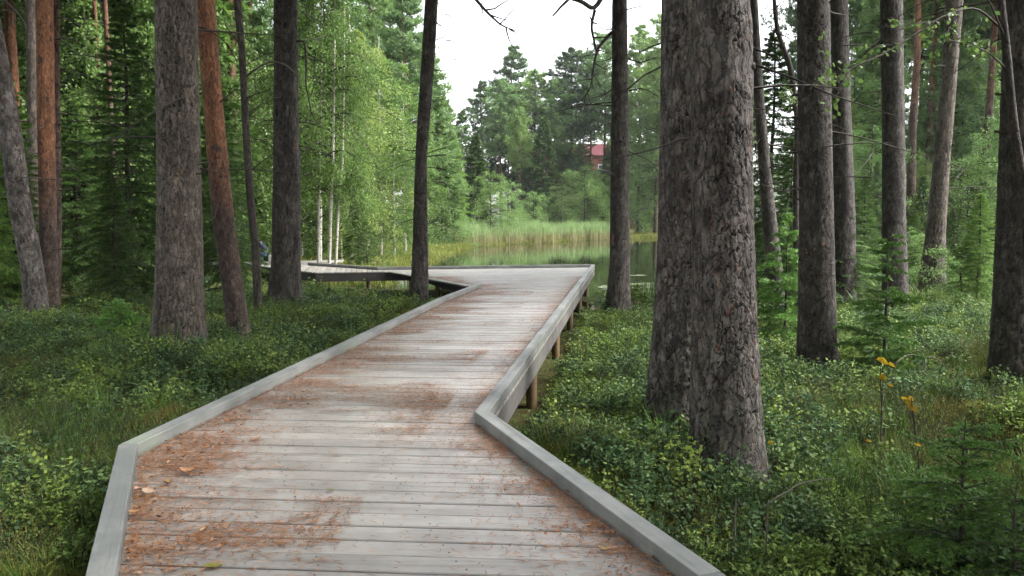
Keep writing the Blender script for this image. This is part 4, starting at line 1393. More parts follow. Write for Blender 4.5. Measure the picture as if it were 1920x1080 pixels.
# right forest
for (y0, y1, n, pxa, pxb) in ((30, 46, 14, 1560, 2060), (46, 70, 26, 1440, 2040), (70, 105, 24, 1240, 1980)):
    for k in range(n):
        px = pxa + (pxb - pxa) * (k + frng.uniform(0, 1)) / n
        y = frng.uniform(y0, y1)
        x = xat(px, y)
        if poly_sd(np.array([x]), np.array([y]), POND)[0] < 1.5: continue
        q = frng.random()
        if 1405 < px < 1500 and q < 0.6: q = 0.7
        if q < 0.42: kind, H, lab = 'pine', frng.uniform(18, 23), 'tall reddish pine in the forest right of the pond'
        elif q < 0.66: kind, H, lab = 'lowpine', frng.uniform(9, 17), 'bushy pine in the forest right of the pond'
        elif q < 0.9: kind, H, lab = 'broad', frng.uniform(7, 11), 'leafy tree in the forest right of the pond'
        else: kind, H, lab = 'spruce', frng.uniform(10, 16), 'spruce in the forest right of the pond'
        add_tree(kind, x, y, H, lab, 'forest trees right of the pond')
for px, ty, y, kind, wd, lab in (
        (1440, 60, 17.5, 'nspruce', 1.0, 'open spruce filling the gap between the thickest pine and the brown grey pine'), (1480, 260, 15.5, 'nspruce', 1.0, 'dark low spruce in front of the crooked bare tree'),
        (1430, 330, 20, 'nspruce', 1.0, 'small spruce right behind the thickest pine'), (1850, 250, 30, 'broad', 1.0, 'pale leafy tree left of the right edge pine'), (1625, 200, 33, 'broad', 1.1, 'light green leafy tree between the two pines on the right'),
        (1820, 320, 26, 'shrub', 1.4, 'leafy bush behind the sunlit grass'), (1905, 120, 24, 'broad', 1.0, 'leafy tree behind the right edge pine')):
    tree_px(kind, px, ty, y, lab, wide=wd)

yrng = random.Random(64)
for k, px in enumerate((1452, 1488, 1585, 1612, 1632, 1712, 1725, 1783, 1808, 1835, 1858, 1618, 1700, 1842, 1480, 1590)):
    y = yrng.uniform(17, 31)
    kind = ('shrub', 'nspruce', 'nspruce', 'nspruce')[k % 4]
    if 1700 < px < 1800: y = yrng.uniform(24, 32)
    add_tree(kind, xat(px, y), y, yrng.uniform(1.6, 3.2), {'shrub': 'low leafy shrub in the undergrowth', 'nspruce': 'low young spruce in the undergrowth'}[kind], 'undergrowth among the right hand pines', wide=1.3)
# forest round the sides and behind, unseen, added so its canopy shades the near deck
for k in range(17):
    a = math.radians(62 + 225 * (k + frng.random()) / 17); d = frng.uniform(8, 20)
    add_tree('pine' if k % 3 else 'spruce', math.sin(a) * d, math.cos(a) * d, frng.uniform(15, 19), 'unseen tree of the surrounding wood, added to shade the near deck', 'wood around the viewpoint', 1.2)


# ------------------------------------------------------------------ young spruces in detail
def young_spruce(name, H, R, seed, whorls, per_whorl, nl, nw, base=0.12, rise=0.15, droop=0.25, density=1.0):
    r = np.random.RandomState(seed)
    A = Acc()
    Ps, Ds, Vs = [], [], []

    def needles_on(c, v0, n):
        idx = r.uniform(0, len(c) - 1, n); i0 = np.minimum(idx.astype(int), len(c) - 2)
        P = c[i0] + (c[i0 + 1] - c[i0]) * (idx - i0)[:, None]
        T = c[i0 + 1] - c[i0]; T /= np.linalg.norm(T, axis=1, keepdims=True) + 1e-9
        S = perp(T, r)
        S[:, 2] += 0.25
        Ps.append(P); Ds.append(T * 0.75 + S * 0.8)
        Vs.append(np.clip(v0 + 0.35 * idx / (len(c) - 1) + r.uniform(-.12, .12, n), 0, 1))
    for w in range(whorls):
        f = base + (1 - base) * (w / whorls) ** 0.95
        h = H * f
        for b in range(per_whorl + (w % 2)):
            az = w * 0.9 + b * 6.283 / per_whorl + r.uniform(-.3, .3)
            L = (R * (1 - f) ** 0.8 + 0.04) * r.uniform(0.35, 1.15)
            c = branch_curve(r, h + r.uniform(-.09, .09) * H / 2, az, L, rise + 0.35 * f + r.uniform(-.25, .25), droop * r.uniform(.4, 1.8), 8)
            A.tube(c, np.linspace(0.004 + 0.004 * L, 0.0015, 8), 4, 0, .3)
            needles_on(c, 0.25, int(260 * L * density))
            bd = (c[-1] - c[0]) / np.linalg.norm(c[-1] - c[0])
            side = np.array((-bd[1], bd[0], 0)); side /= np.linalg.norm(side)
            nt = int(5 + 18 * L)
            for q in range(nt):
                t = 0.15 + 0.83 * (q + 0.5) / nt
                i0 = min(int(t * 7), 6)
                p0 = c[i0] + (c[i0 + 1] - c[i0]) * (t * 7 - i0)
                tl = 0.42 * L * (1.12 - t) * r.uniform(0.7, 1.1) + 0.02
                d = bd * 0.75 + (1 if q % 2 else -1) * side * 0.75 + np.array((0, 0, r.uniform(-.35, .05)))
                d /= np.linalg.norm(d)
                s = np.linspace(0, 1, 4)[:, None]
                tw = p0 + d * tl * s + np.array((0, 0, -0.18)) * tl * s ** 2
                if tl > 0.05: A.tube(tw, np.linspace(0.0022, 0.001, 4), 3, 0, .3)
                needles_on(tw, 0.3, int((14 + 240 * tl) * density))
                if tl > 0.12:
                    for e in (0.35, 0.65):
                        d2 = d * 0.7 + side * r.uniform(-.8, .8) + np.array((0, 0, r.uniform(-.3, .1)))
                        d2 /= np.linalg.norm(d2)
                        p1 = p0 + d * tl * e
                        tw2 = p1 + d2 * tl * 0.45 * s
                        needles_on(tw2, 0.4, int((8 + 100 * tl) * density))
    A.tube([(0, 0, -0.15), (0.01, 0, H * 0.4), (0, 0.01, H * 0.8), (0, 0, H)], [0.006 + H * 0.009, 0.005 + H * 0.006, 0.004 + H * 0.002, 0.002], 8, 0, 0.5)
    P = np.concatenate(Ps); D = np.concatenate(Ds); V = np.concatenate(Vs)
    add_needles(A, P, D, r.uniform(0.75, 1.2, len(P)) * nw[0], nw[1], r, 1, V)
    # split: trunk wood and branches are part 1, needles part 2
    wood, ned = Acc(), Acc()
    for V_, F_, M_, A_ in zip(A.V, A.F, A.M, A.A):
        (ned if M_ else wood).add(V_, F_ - F_.min() if len(F_) else F_, 0, A_, not M_)
    return wood.mesh(name + '_wood', [M_TWIG]), ned.mesh(name + '_needles', [L_SPRUCE_N])


def put_sapling(px, py, y, H, R, seed, label, **kw):
    b = aty(px, py, y)
    zb = g1(b.x, y)
    root = empty('young_spruce', (b.x, y, zb), label=label, cat='young spruce')
    w, nd = young_spruce('young_spruce', H, R, seed, **kw)
    link('trunk', w, root); link('crown', nd, root)
    near_spots.append((b.x, y, 0.03))


put_sapling(1800, 985, 3.9, 0.98, 0.78, 5, 'young bright green spruce at the lower right corner in front of the dark undergrowth', whorls=8, per_whorl=6, nl=1, nw=(0.020, 0.0055), base=0.25, rise=0.3, droop=0.30, density=1.3)
put_sapling(1655, 700, 9.0, 2.1, 0.85, 6, 'slim spruce sapling with spreading flat boughs before the straight dark pine', whorls=13, per_whorl=4, nl=1, nw=(0.038, 0.010), base=0.1, rise=0.1, droop=0.2, density=0.9)
put_sapling(1905, 940, 3.6, 0.75, 0.5, 7, 'small spruce at the right edge beside the bright young spruce', whorls=5, per_whorl=5, nl=1, nw=(0.019, 0.0055), base=0.2, rise=0.3, droop=0.25, density=1.6)
put_sapling(1470, 640, 11.5, 2.2, 0.85, 8, 'young spruce in the gap right of the thickest pine', whorls=12, per_whorl=5, nl=1, nw=(0.05, 0.013), base=0.08, rise=0.1, droop=0.3, density=0.5)
put_sapling(225, 600, 11.8, 0.75, 0.75, 9, 'low spreading young spruce left of the broad pale pine', whorls=5, per_whorl=6, nl=1, nw=(0.045, 0.012), base=0.3, rise=0.25, droop=0.3, density=0.6)

# ------------------------------------------------------------------ ground cover, grown by geometry nodes on scattered points
def src_collection(name, meshes):
    c = bpy.data.collections.new(name)
    for i, m in enumerate(meshes):
        c.objects.link(bpy.data.objects.new('%s_%s' % (name, 'abcdef'[i]), m))
    return c


def scatter_object(name, col, P, rot, scl, idx, label, nsrc):
    me = bpy.data.meshes.new(name)
    me.vertices.add(len(P)); me.vertices.foreach_set('co', np.asarray(P, np.float32).ravel())
    a = me.attributes.new('rot', 'FLOAT_VECTOR', 'POINT'); a.data.foreach_set('vector', np.asarray(rot, np.float32).ravel())
    a = me.attributes.new('scl', 'FLOAT_VECTOR', 'POINT'); a.data.foreach_set('vector', np.asarray(scl, np.float32).ravel())
    a = me.attributes.new('idx', 'INT', 'POINT'); a.data.foreach_set('value', np.asarray(idx, np.int32))
    o = link(name, me, label=label, kind='stuff')
    ng = bpy.data.node_groups.new(name, 'GeometryNodeTree')
    ng.interface.new_socket('Geometry', in_out='INPUT', socket_type='NodeSocketGeometry')
    ng.interface.new_socket('Geometry', in_out='OUTPUT', socket_type='NodeSocketGeometry')
    N, L = ng.nodes, ng.links
    gi, go = N.new('NodeGroupInput'), N.new('NodeGroupOutput')
    ci, io = N.new('GeometryNodeCollectionInfo'), N.new('GeometryNodeInstanceOnPoints')
    ci.inputs['Collection'].default_value = col
    ci.inputs['Separate Children'].default_value = True
    ci.inputs['Reset Children'].default_value = True
    io.inputs['Pick Instance'].default_value = True

    def na(n, t):
        q = N.new('GeometryNodeInputNamedAttribute'); q.data_type = t; q.inputs[0].default_value = n
        return [s for s in q.outputs if s.enabled][0]
    L.new(gi.outputs[0], io.inputs['Points']); L.new(ci.outputs[0], io.inputs['Instance'])
    L.new(na('idx', 'INT'), io.inputs['Instance Index'])
    e2r = N.new('FunctionNodeEulerToRotation')
    L.new(na('rot', 'FLOAT_VECTOR'), e2r.inputs[0]); L.new(e2r.outputs[0], io.inputs['Rotation'])
    L.new(na('scl', 'FLOAT_VECTOR'), io.inputs['Scale'])
    L.new(io.outputs[0], go.inputs[0])
    md = o.modifiers.new('scatter', 'NODES'); md.node_group = ng
    return o


def bilberry(seed, n, H, ls, stems=10, mat=L_BILB, spread=0.16):
    r = np.random.RandomState(seed)
    A = Acc()
    Ps, Ds = [], []
    for k in range(stems):
        a = r.uniform(0, 6.28); lean = r.uniform(0.1, 1.0)
        tip = np.array((math.cos(a) * spread * lean, math.sin(a) * spread * lean, H * r.uniform(0.65, 1.05)))
        st = np.array((r.uniform(-.04, .04), r.uniform(-.04, .04), -0.03))
        c = curve_pts(st, tip, (0, 0, 0.03), 4)
        A.tube(c, np.linspace(0.0022, 0.001, 4), 3, 0, 0.2)
        m = n // stems
        t = 1.03 - 0.75 * r.uniform(0, 1, m)[:, None] ** 1.4
        P = st * (1 - t) + tip * t + np.array((0, 0, 0.03)) * (4 * t * (1 - t)) + r.normal(size=(m, 3)) * 0.014
        Ps.append(P)
        D = r.normal(size=(m, 3)); D[:, 2] = np.abs(D[:, 2]) * 0.5
        Ds.append(D)
    P = np.concatenate(Ps); D = np.concatenate(Ds)
    add_leaves(A, P, D, r.uniform(0.7, 1.25, len(P)) * ls, r.uniform(0.5, 0.75, len(P)) * ls, r, 1, flat=0.55)
    return A.mesh('bilberry_plant', [M_TWIG, mat])


def grass(seed, n, H, w, spread=0.08, mat=L_GRASS, lean=0.5):
    r = np.random.RandomState(seed)
    A = Acc()
    a = r.uniform(0, 6.28, n); ln = r.uniform(0.05, lean, n); h = H * r.uniform(0.55, 1.1, n)
    b = np.stack([r.normal(size=n) * spread * .5, r.normal(size=n) * spread * .5, np.full(n, -0.02)], 1)
    dr = np.stack([np.cos(a), np.sin(a), a * 0], 1)
    s = np.stack([-np.sin(a), np.cos(a), a * 0], 1) * w / 2
    m = b + dr * (h * ln * 0.35)[:, None] + np.array((0, 0, 1)) * (h * 0.6)[:, None]
    t = b + dr * (h * ln)[:, None] + np.array((0, 0, 1)) * (h * (1 - 0.25 * ln))[:, None]
    V = np.stack([b - s, b + s, m + s * .8, m - s * .8, t], 1).reshape(-1, 3)
    k = np.arange(n)[:, None] * 5
    v = np.repeat(r.uniform(0, 1, n), 5)
    A.add(V, k + np.array([[0, 1, 2, 3]]), 0, v)
    A.F.append(k + np.array([[3, 2, 4]])); A.M.append(0); A.S.append(False)
    return A.mesh('grass_tuft', [mat])


def moss(seed, n, R, H, w=0.006, L=0.03, mat=L_MOSS):
    r = np.random.RandomState(seed)
    A = Acc()
    q = np.sqrt(r.uniform(0, 1, n)); a = r.uniform(0, 6.28, n)
    P = np.stack([R * q * np.cos(a), R * q * np.sin(a), H * (1 - q ** 2) - 0.02 + r.uniform(-.01, .01, n)], 1)
    D = r.normal(size=(n, 3)) * 0.6 + np.array((0, 0, 1.0)) + P * np.array((2, 2, 0))
    add_needles(A, P, D, r.uniform(0.6, 1.4, n) * L, w, r, 0)
    return A.mesh('moss_cushion', [mat])


BIL = src_collection('bilberry', [bilberry(1, 110, 0.20, 0.026), bilberry(2, 130, 0.30, 0.030, 10), bilberry(3, 90, 0.14, 0.022, 9), bilberry(6, 80, 0.24, 0.030, 6, spread=0.12)])
BIL_F = src_collection('bilberry_mass', [bilberry(4, 130, 0.26, 0.045, 9, spread=0.3), bilberry(5, 130, 0.36, 0.05, 9, spread=0.32)])
GRS = src_collection('grass', [grass(1, 60, 0.26, 0.004), grass(2, 90, 0.20, 0.004, 0.12, lean=0.9), grass(3, 50, 0.34, 0.004, 0.08)])
GRS_F = src_collection('grass_mass', [grass(4, 60, 0.42, 0.014, 0.3, lean=0.9), grass(5, 60, 0.5, 0.014, 0.35)])
MOS = src_collection('moss', [moss(1, 460, 0.17, 0.12), moss(2, 460, 0.22, 0.10, L=0.045), moss(3, 360, 0.15, 0.15, L=0.05)])
SED = src_collection('sedge', [grass(7, 70, 0.35, 0.014, 0.4, L_SEDGE, 0.9), grass(8, 70, 0.25, 0.016, 0.5, L_SEDGE, 1.0)])


def heather(seed, stems, H, spread=0.16):
    r = np.random.RandomState(seed)
    A = Acc()
    for k in range(stems):
        a = r.uniform(0, 6.28); q = r.uniform(0.1, 1)
        st = np.array((math.cos(a) * spread * q * .6, math.sin(a) * spread * q * .6, -0.02)); tip = np.array((math.cos(a) * spread * q, math.sin(a) * spread * q, H * r.uniform(.6, 1.1)))
        c = curve_pts(st, tip, (0, 0, 0.02), 4)
        A.tube(c, np.linspace(0.0016, 0.0008, 4), 3, 0, 0.2)
        t = r.uniform(0.2, 1.02, 26)[:, None]
        P = st * (1 - t) + tip * t
        add_needles(A, P, r.normal(size=P.shape) * .7 + np.array((0, 0, 1.0)), 0.014, 0.005, r, 1)
    return A.mesh('heather_plant', [M_TWIG, L_HEATH])


L_HEATH = leaf_mat('heather_leaf', (0.065, 0.115, 0.024), (0.15, 0.215, 0.045), (0.18, 0.13, 0.045), trans=0.25, rough=0.7, spec=0.15, world_patch=0.6, patch_col=(0.07, 0.14, 0.035))
HEA = src_collection('heather', [heather(1, 22, 0.22), heather(2, 26, 0.28), heather(3, 18, 0.16)])


def scatter_pts(n, ymin, ymax, seed, half=0.82, power=1.0, xlim=None):
    r = np.random.RandomState(seed)
    y = ymin + (ymax - ymin) * r.uniform(0, 1, n) ** power
    x = r.uniform(-1, 1, n) * (half * y + 1.0)
    return x, y, r


def keep(x, y, pad=0.05, pond=0.2, tp=0.02):
    d = deck_sd(x, y)
    k = d > pad + 0.10 * ((x > -0.3 + 0.14 * (y - 5)) & (y > 4.6) & (y < 17))
    k &= poly_sd(x, y, POND) > pond
    for (tx, ty, tr) in near_spots:
        k &= np.hypot(x - tx, y - ty) > tr + tp
    return k


def put(name, col, nsrc, x, y, r, s0, s1, label, tilt=0.2, sink=0.0):
    z = G(x, y) - sink
    n = len(x)
    rot = np.stack([r.normal(size=n) * tilt, r.normal(size=n) * tilt, r.uniform(0, 6.28, n)], 1)
    s = r.uniform(s0, s1, n) * np.clip(np.hypot(x, y) / 5.5, 0.6, 1)
    scl = np.stack([s * r.uniform(0.85, 1.2, n), s * r.uniform(0.85, 1.2, n), s], 1)
    scatter_object(name, col, np.stack([x, y, z], 1), rot, scl, r.randint(0, nsrc, n), label, nsrc)
    print(name, n)


# taller clumps standing above the carpet
x, y, r = scatter_pts(650, 1.8, 15, 55, power=0.75)
k = keep(x, y, 0.16) & (vnoise(x * 0.8, y * 0.8, 30, 57) > 0.05)
put('tall_bilberry_clumps', BIL, 4, x[k], y[k], r, 1.25, 1.8, 'taller bluish bilberry clumps standing above the low plants', tilt=0.1)
x, y, r = scatter_pts(900, 1.8, 16, 58, power=0.75)
k = keep(x, y, 0.16) & (vnoise(x * 0.8, y * 0.8, 60, 59) + 0.2 * (x < 0) > 0.1)
put('tall_grass_clumps', GRS, 3, x[k], y[k], r, 1.2, 1.9, 'taller feathery bright green grass clumps in the low plants', tilt=0.1)
# a skirt of taller plants round the feet of the near trunks
r = np.random.RandomState(91)
xs_, ys_ = [], []
for (tx, ty, tr) in near_spots:
    if tr > 0.08 and ty < 20:
        n_ = int(16 + 40 * tr)
        a_ = r.uniform(0, 6.28, n_); q_ = tr + 0.03 + np.abs(r.normal(size=n_)) * 0.16
        xs_.append(tx + q_ * np.cos(a_)); ys_.append(ty + q_ * np.sin(a_))
x, y = np.concatenate(xs_), np.concatenate(ys_)
k = deck_sd(x, y) > 0.06
put('bilberry_at_trunks', BIL, 4, x[k], y[k], r, 0.5, 1.1, 'bilberry plants crowding round the feet of the near pines')
# near bilberry: patchy
x, y, r = scatter_pts(27000, 1.2, 15.5, 1, power=0.72)
pn = vnoise(x * 0.55, y * 0.55, 0, 31) + 0.7 * vnoise(x * 1.7, y * 1.7, 0, 32)
k = keep(x, y) & (pn + r.uniform(-.22, .22, len(x)) + 0.16 * (x > 0) > -0.14)
put('bilberry_shrubs', BIL, 4, x[k], y[k], r, 0.65, 1.5, 'low bilberry and lingonberry plants covering the ground beside the boardwalk')
x, y, r = scatter_pts(5200, 13, 45, 2, power=0.8)
pn = vnoise(x * 0.35, y * 0.35, 0, 31)
k = keep(x, y, 0.3, 0.6) & (pn + r.uniform(-.5, .5, len(x)) > -0.45)
put('bilberry_carpet', BIL_F, 2, x[k], y[k], r, 0.8, 1.3, 'distant carpet of low shrubs under the trees')
x, y, r = scatter_pts(21000, 1.2, 16, 3, power=0.72)
pn = vnoise(x * 0.5, y * 0.5, 5, 33) + 0.6 * vnoise(x * 1.5, y * 1.5, 0, 34)
k = keep(x, y, 0.14) & (pn + 0.35 * (x < 0) > -0.45)
put('moss_cushions', MOS, 3, x[k], y[k], r, 0.8, 1.5, 'yellow green moss and heather between the low shrubs', sink=0.01)
x, y, r = scatter_pts(13000, 1.2, 16, 14, power=0.72)
pn = vnoise(x * 0.6, y * 0.6, 15, 39) + 0.6 * vnoise(x * 1.8, y * 1.8, 0, 40)
k = keep(x, y, 0.12) & (pn + r.uniform(-.2, .2, len(x)) > 0.22)
put('heather_patches', HEA, 3, x[k], y[k], r, 0.8, 1.5, 'olive and brownish heather growing in patches between bilberry and moss')
x, y, r = scatter_pts(11000, 1.2, 17, 4, power=0.75)
pn = vnoise(x * 0.6, y * 0.6, 9, 35) + 0.4 * vnoise(x * 2, y * 2, 0, 36)
k = keep(x, y, 0.12) & (pn + 0.25 * (x < 0) + r.uniform(-.25, .25, len(x)) > 0.08)
put('grass_tufts', GRS, 3, x[k], y[k], r, 0.6, 1.2, 'green grass tufts among the low shrubs')
x, y, r = scatter_pts(7000, 15, 75, 5, power=0.8)
k = keep(x, y, 0.3, 0.3) & ((x > 0.28 * y) | (vnoise(x * 0.3, y * 0.3, 0, 37) > 0.1))
put('forest_grass', GRS_F, 2, x[k], y[k], r, 0.7, 1.4, 'bright grass on the open slope between the trees')
# mossy shore of yellow sedge
r = np.random.RandomState(6)
x = r.uniform(-12, 26, 60000); y = r.uniform(23, 98, 60000)
s = poly_sd(x, y, POND)
k = (s > -0.5) & (s < 4.5) & (deck_sd(x, y) > 0.25) & ((y > 30) | (x < -3.5)) & (r.uniform(0, 1, len(x)) < 0.5)
put('shore_sedge', SED, 2, x[k], y[k], r, 0.8, 1.5, 'yellow green sedge and moss along the pond shore')


# reeds
def reeds():
    r = np.random.RandomState(12)
    n = 15000
    t = r.uniform(0, 1, n)
    x0 = np.interp(t, [0, 0.45, 1], [-4.0, 4, 13.5]); y0 = np.interp(t, [0, .45, 1], [61.0, 74, 91])
    d = r.uniform(-0.8, 5.5, n) ** 1.0
    x = x0 - 0.80 * d + r.normal(size=n) * .3; y = y0 + 0.6 * d + r.normal(size=n) * .3
    dens = vnoise(x * 0.7, y * 0.4, 0, 61)
    k = (dens + r.uniform(-.4, .4, n) > -0.28)
    x, y = x[k], y[k]; n = len(x)
    H = r.uniform(0.9, 2.1, n) * (1 + 0.28 * vnoise(x * .45, y * .45, 3, 62) + 0.15 * vnoise(x * 1.6, y * 1.6, 3, 63))
    a = r.uniform(0, 6.28, n); w = r.uniform(0.015, 0.05, n) * np.where(r.rand(n) < .3, 1.6, .8)
    s = np.stack([np.cos(a), np.sin(a), a * 0], 1) * w[:, None]
    b = np.stack([x, y, np.full(n, POND_Z - 0.1)], 1)
    ln = r.normal(size=(n, 2)) * 0.16
    m = b + np.stack([ln[:, 0] * .3, ln[:, 1] * .3, H * .5], 1)
    t2 = b + np.stack([ln[:, 0], ln[:, 1], H], 1)
    V = np.stack([b - s * .5, b + s * .5, m + s * .6, m - s * .6, t2], 1).reshape(-1, 3)
    kk = np.arange(n)[:, None] * 5
    hv = np.stack([H * 0, H * 0, H * .5 / 2, H * .5 / 2, H / 2], 1).ravel()
    # side leaves
    nl = n * 2
    i = r.randint(0, n, nl)
    f = r.uniform(0.35, 0.85, nl)[:, None]
    P = b[i] * (1 - f) + t2[i] * f
    aa = r.uniform(0, 6.28, nl)
    D = np.stack([np.cos(aa) * .6, np.sin(aa) * .6, np.full(nl, 0.9)], 1)
    A = Acc()
    A.add(V, kk + np.array([[0, 1, 2, 3]]), 0, hv)
    A.F.append(kk + np.array([[3, 2, 4]])); A.M.append(0); A.S.append(False)
    add_needles(A, P, D, 0.55, 0.03, r, 0, np.clip(P[:, 2] - POND_Z, 0, 3) / 2)
    m_, nn, l, bb = new_mat('reed')
    hgt = attr(nn, 'var')
    nz = noise(nn, l, tc(nn), 3, 3)
    col = mixc(nn, l, ramp(nn, l, mathn(nn, l, 'ADD', hgt, mathn(nn, l, 'MULTIPLY_ADD', nz, 0.5, -0.25)), 0.22, 0.62), (0.27, 0.25, 0.12), (0.20, 0.30, 0.11))
    l.new(col, bb.inputs['Base Color']); bb.inputs['Roughness'].default_value = 0.6
    tr = nn.new('ShaderNodeBsdfTranslucent'); l.new(col, tr.inputs[0])
    mx = nn.new('ShaderNodeMixShader'); mx.inputs[0].default_value = 0.35
    l.new(bb.outputs[0], mx.inputs[1]); l.new(tr.outputs[0], mx.inputs[2]); l.new(mx.outputs[0], nn['Material Output'].inputs[0])
    link('reeds', A.mesh('reed_bed', [m_]), label='tall green reeds with straw coloured stems at the far pond edge', kind='stuff')


reeds()

# lily pads
M_PAD = plain('lily_pad_leaf', (0.12, 0.16, 0.08), 0.22, (0.18, 0.19, 0.11), 4, 0.9)
pr = random.Random(3)
pads = []
for k in range(26):
    px, py = (pr.uniform(1182, 1228), pr.uniform(528, 548)) if k < 15 else ((pr.uniform(1124, 1142), pr.uniform(535, 547)) if k < 20 else (pr.uniform(1412, 1450), pr.uniform(500, 520)))
    if k in (1, 2): px, py = pr.uniform(1186, 1215), 516
    p = onz(px, py, POND_Z + 0.012)
    rr = pr.uniform(0.13, 0.27)
    a0 = pr.uniform(0, 6.28)
    pts = [(0, 0, 0)] + [(rr * math.cos(a0 + t), rr * math.sin(a0 + t) , 0.004 * math.sin(3 * t)) for t in np.linspace(0.25, 6.03, 15)]
    V = pts + [(q[0], q[1], q[2] - 0.004) for q in pts]
    n = len(pts)
    F3 = [(0, i, i + 1) for i in range(1, n - 1)] + [(n, n + i + 1, n + i) for i in range(1, n - 1)]
    F4 = [(i, n + i, n + (i + 1) % n, (i + 1) % n) for i in range(n)]
    me = mesh_np('lily_pad', V, [np.array(F3), np.array(F4)], [M_PAD], [0, 0])
    pads.append(link('lily_pad', me, loc=p, cat='lily pad', group='lily pads on the pond'))

ZONES = {'just left of the shore pine': [], 'right of the shore pine': [], 'in the gap right of the thickest pine': []}
for o in pads:
    px = 960 + F_PX * o.location.x / o.location.y
    ZONES['just left of the shore pine' if px < 1160 else 'right of the shore pine' if px < 1300 else 'in the gap right of the thickest pine'].append(o)
NTH = 'first second third fourth fifth sixth seventh eighth ninth tenth eleventh twelfth thirteenth fourteenth fifteenth sixteenth'.split()
for zn, L_ in ZONES.items():
    L_.sort(key=lambda o: o.location.x)
    for i, o in enumerate(L_):
        o['label'] = 'floating lily pad %s, %s from the left' % (zn, NTH[i])
# ------------------------------------------------------------------ litter on the boardwalk
dl_poly = DECKS[0]


def litter_points(n, seed, ymax=19):
    r = np.random.RandomState(seed)
    y = 1.9 + (ymax - 1.9) * r.uniform(0, 1, n) ** 1.5
    x = r.uniform(-3.2, 3.2, n)
    sd_ = poly_sd(x, y, dl_poly)
    k = sd_ < -KW - 0.01
    x, y, e = x[k], y[k], -sd_[k] - KW
    pn = vnoise(x * 1.1 + 5, y * 2.9, 0, 71) * 0.8 + 0.8 * vnoise(x * 2.4, y * 8.5, 0, 72)
    left = x < -0.75 + (y - 3) * 0.09
    edge = np.exp(-e / 0.16) * 1.6 + np.where(left, 0.55, 0.10) * np.exp(-e / 0.45)
    near_r = np.exp(-np.hypot(x + 0.25, y - 5.1) / 0.22)
    band = np.where(left & (y > 4.0), 1.0, 0.0) * np.exp(-(e / 0.42) ** 2) * sstep(-0.7, 0.3, pn)
    p = np.clip(band * 1.25 + edge * (0.35 + 0.5 * sstep(-.5, .6, pn)) + 0.9 * sstep(0.22, 0.5, pn) * np.where(x < np.where(y < 5, -0.75, 0.1 * (y - 5) - 0.55), 0.85, 0.02) * np.exp(-(e / 1.0) ** 2) + near_r * .3 + 0.002, 0, 1)
    k = r.uniform(0, 1, len(x)) < p
    return x[k], y[k], e[k], r


def needles_litter():
    x, y, e, r = litter_points(620000, 5)
    n = len(x)
    print('needles', n)
    a = r.uniform(0, math.pi, n)
    a = np.where(r.rand(n) < 0.45, r.normal(size=n) * 0.35 - 0.066, a)
    L = r.uniform(0.025, 0.06, n); w = r.uniform(0.0019, 0.0038, n) * (1 + 0.10 * y)
    z = 0.0055 + r.uniform(0, 0.012, n) + 0.018 * np.exp(-e / 0.09) * r.rand(n)
    c = np.stack([x, y, z], 1)
    d = np.stack([np.cos(a), np.sin(a), r.normal(size=n) * 0.06], 1) * (L / 2)[:, None]
    s = np.stack([-np.sin(a), np.cos(a), a * 0], 1) * (w / 2)[:, None]
    bend = s * r.normal(size=(n, 1)) * 3
    V = np.stack([c - d - s, c + bend - s, c + d, c + bend + s], 1).reshape(-1, 3)
    A = Acc()
    A.add(V, np.arange(4 * n).reshape(-1, 4), 0, np.repeat(np.clip(r.normal(size=n) * .28 + .45, 0, 1), 4))
    link('pine_needle_litter', A.mesh('needle_litter', [M_NEEDLE]), label='rust brown fallen pine needles strewn on the boardwalk planks', kind='stuff')
    x, y, e, r = litter_points(90000, 9, 14)
    k = (e < 0.42) | (r.rand(len(x)) < 0.12)
    k &= r.rand(len(x)) < np.where((x < -1.2) & (y < 6), 0.6, 0.07)
    x, y, e = x[k], y[k], e[k]
    n = len(x); print('leaves', n)
    A = Acc()
    a = r.uniform(0, 6.28, n); L = r.uniform(0.008, 0.026, n) * (1 + 0.6 * (r.rand(n) < 0.08)); w = L * r.uniform(0.35, .75, n)
    z = 0.008 + r.uniform(0, .02, n)
    c = np.stack([x, y, z], 1)
    d = np.stack([np.cos(a), np.sin(a), r.normal(size=n) * 0.15], 1) * (L / 2)[:, None]
    s = np.stack([-np.sin(a), np.cos(a), r.normal(size=n) * 0.3], 1) * (w / 2)[:, None]
    up = np.array((0, 0, 1.0)) * (L * r.uniform(-0.05, .3, n))[:, None]
    V = np.stack([c - d, c - d * .2 - s + up, c + d * .6 - s * .8 + up, c + d, c + d * .5 + s * .9 + up, c - d * .3 + s + up, c], 1).reshape(-1, 3)
    V[:, 2] = np.maximum(V[:, 2], 0.006)
    kk = np.arange(n)[:, None] * 7
    v = np.repeat(np.clip(r.normal(size=n) * .25 + .45, 0, 1), 7)
    A.add(V, kk + np.array([[6, 0, 1]]), 0, v)
    for t in ((6, 1, 2), (6, 2, 3), (6, 3, 4), (6, 4, 5), (6, 5, 0)):
        A.F.append(kk + np.array([t])); A.M.append(0); A.S.append(False)
    link('dry_leaf_litter', A.mesh('dry_leaves', [M_DRYLEAF]), label='small dry brown leaves and bark flakes gathered along the boardwalk kerbs', kind='stuff')


needles_litter()


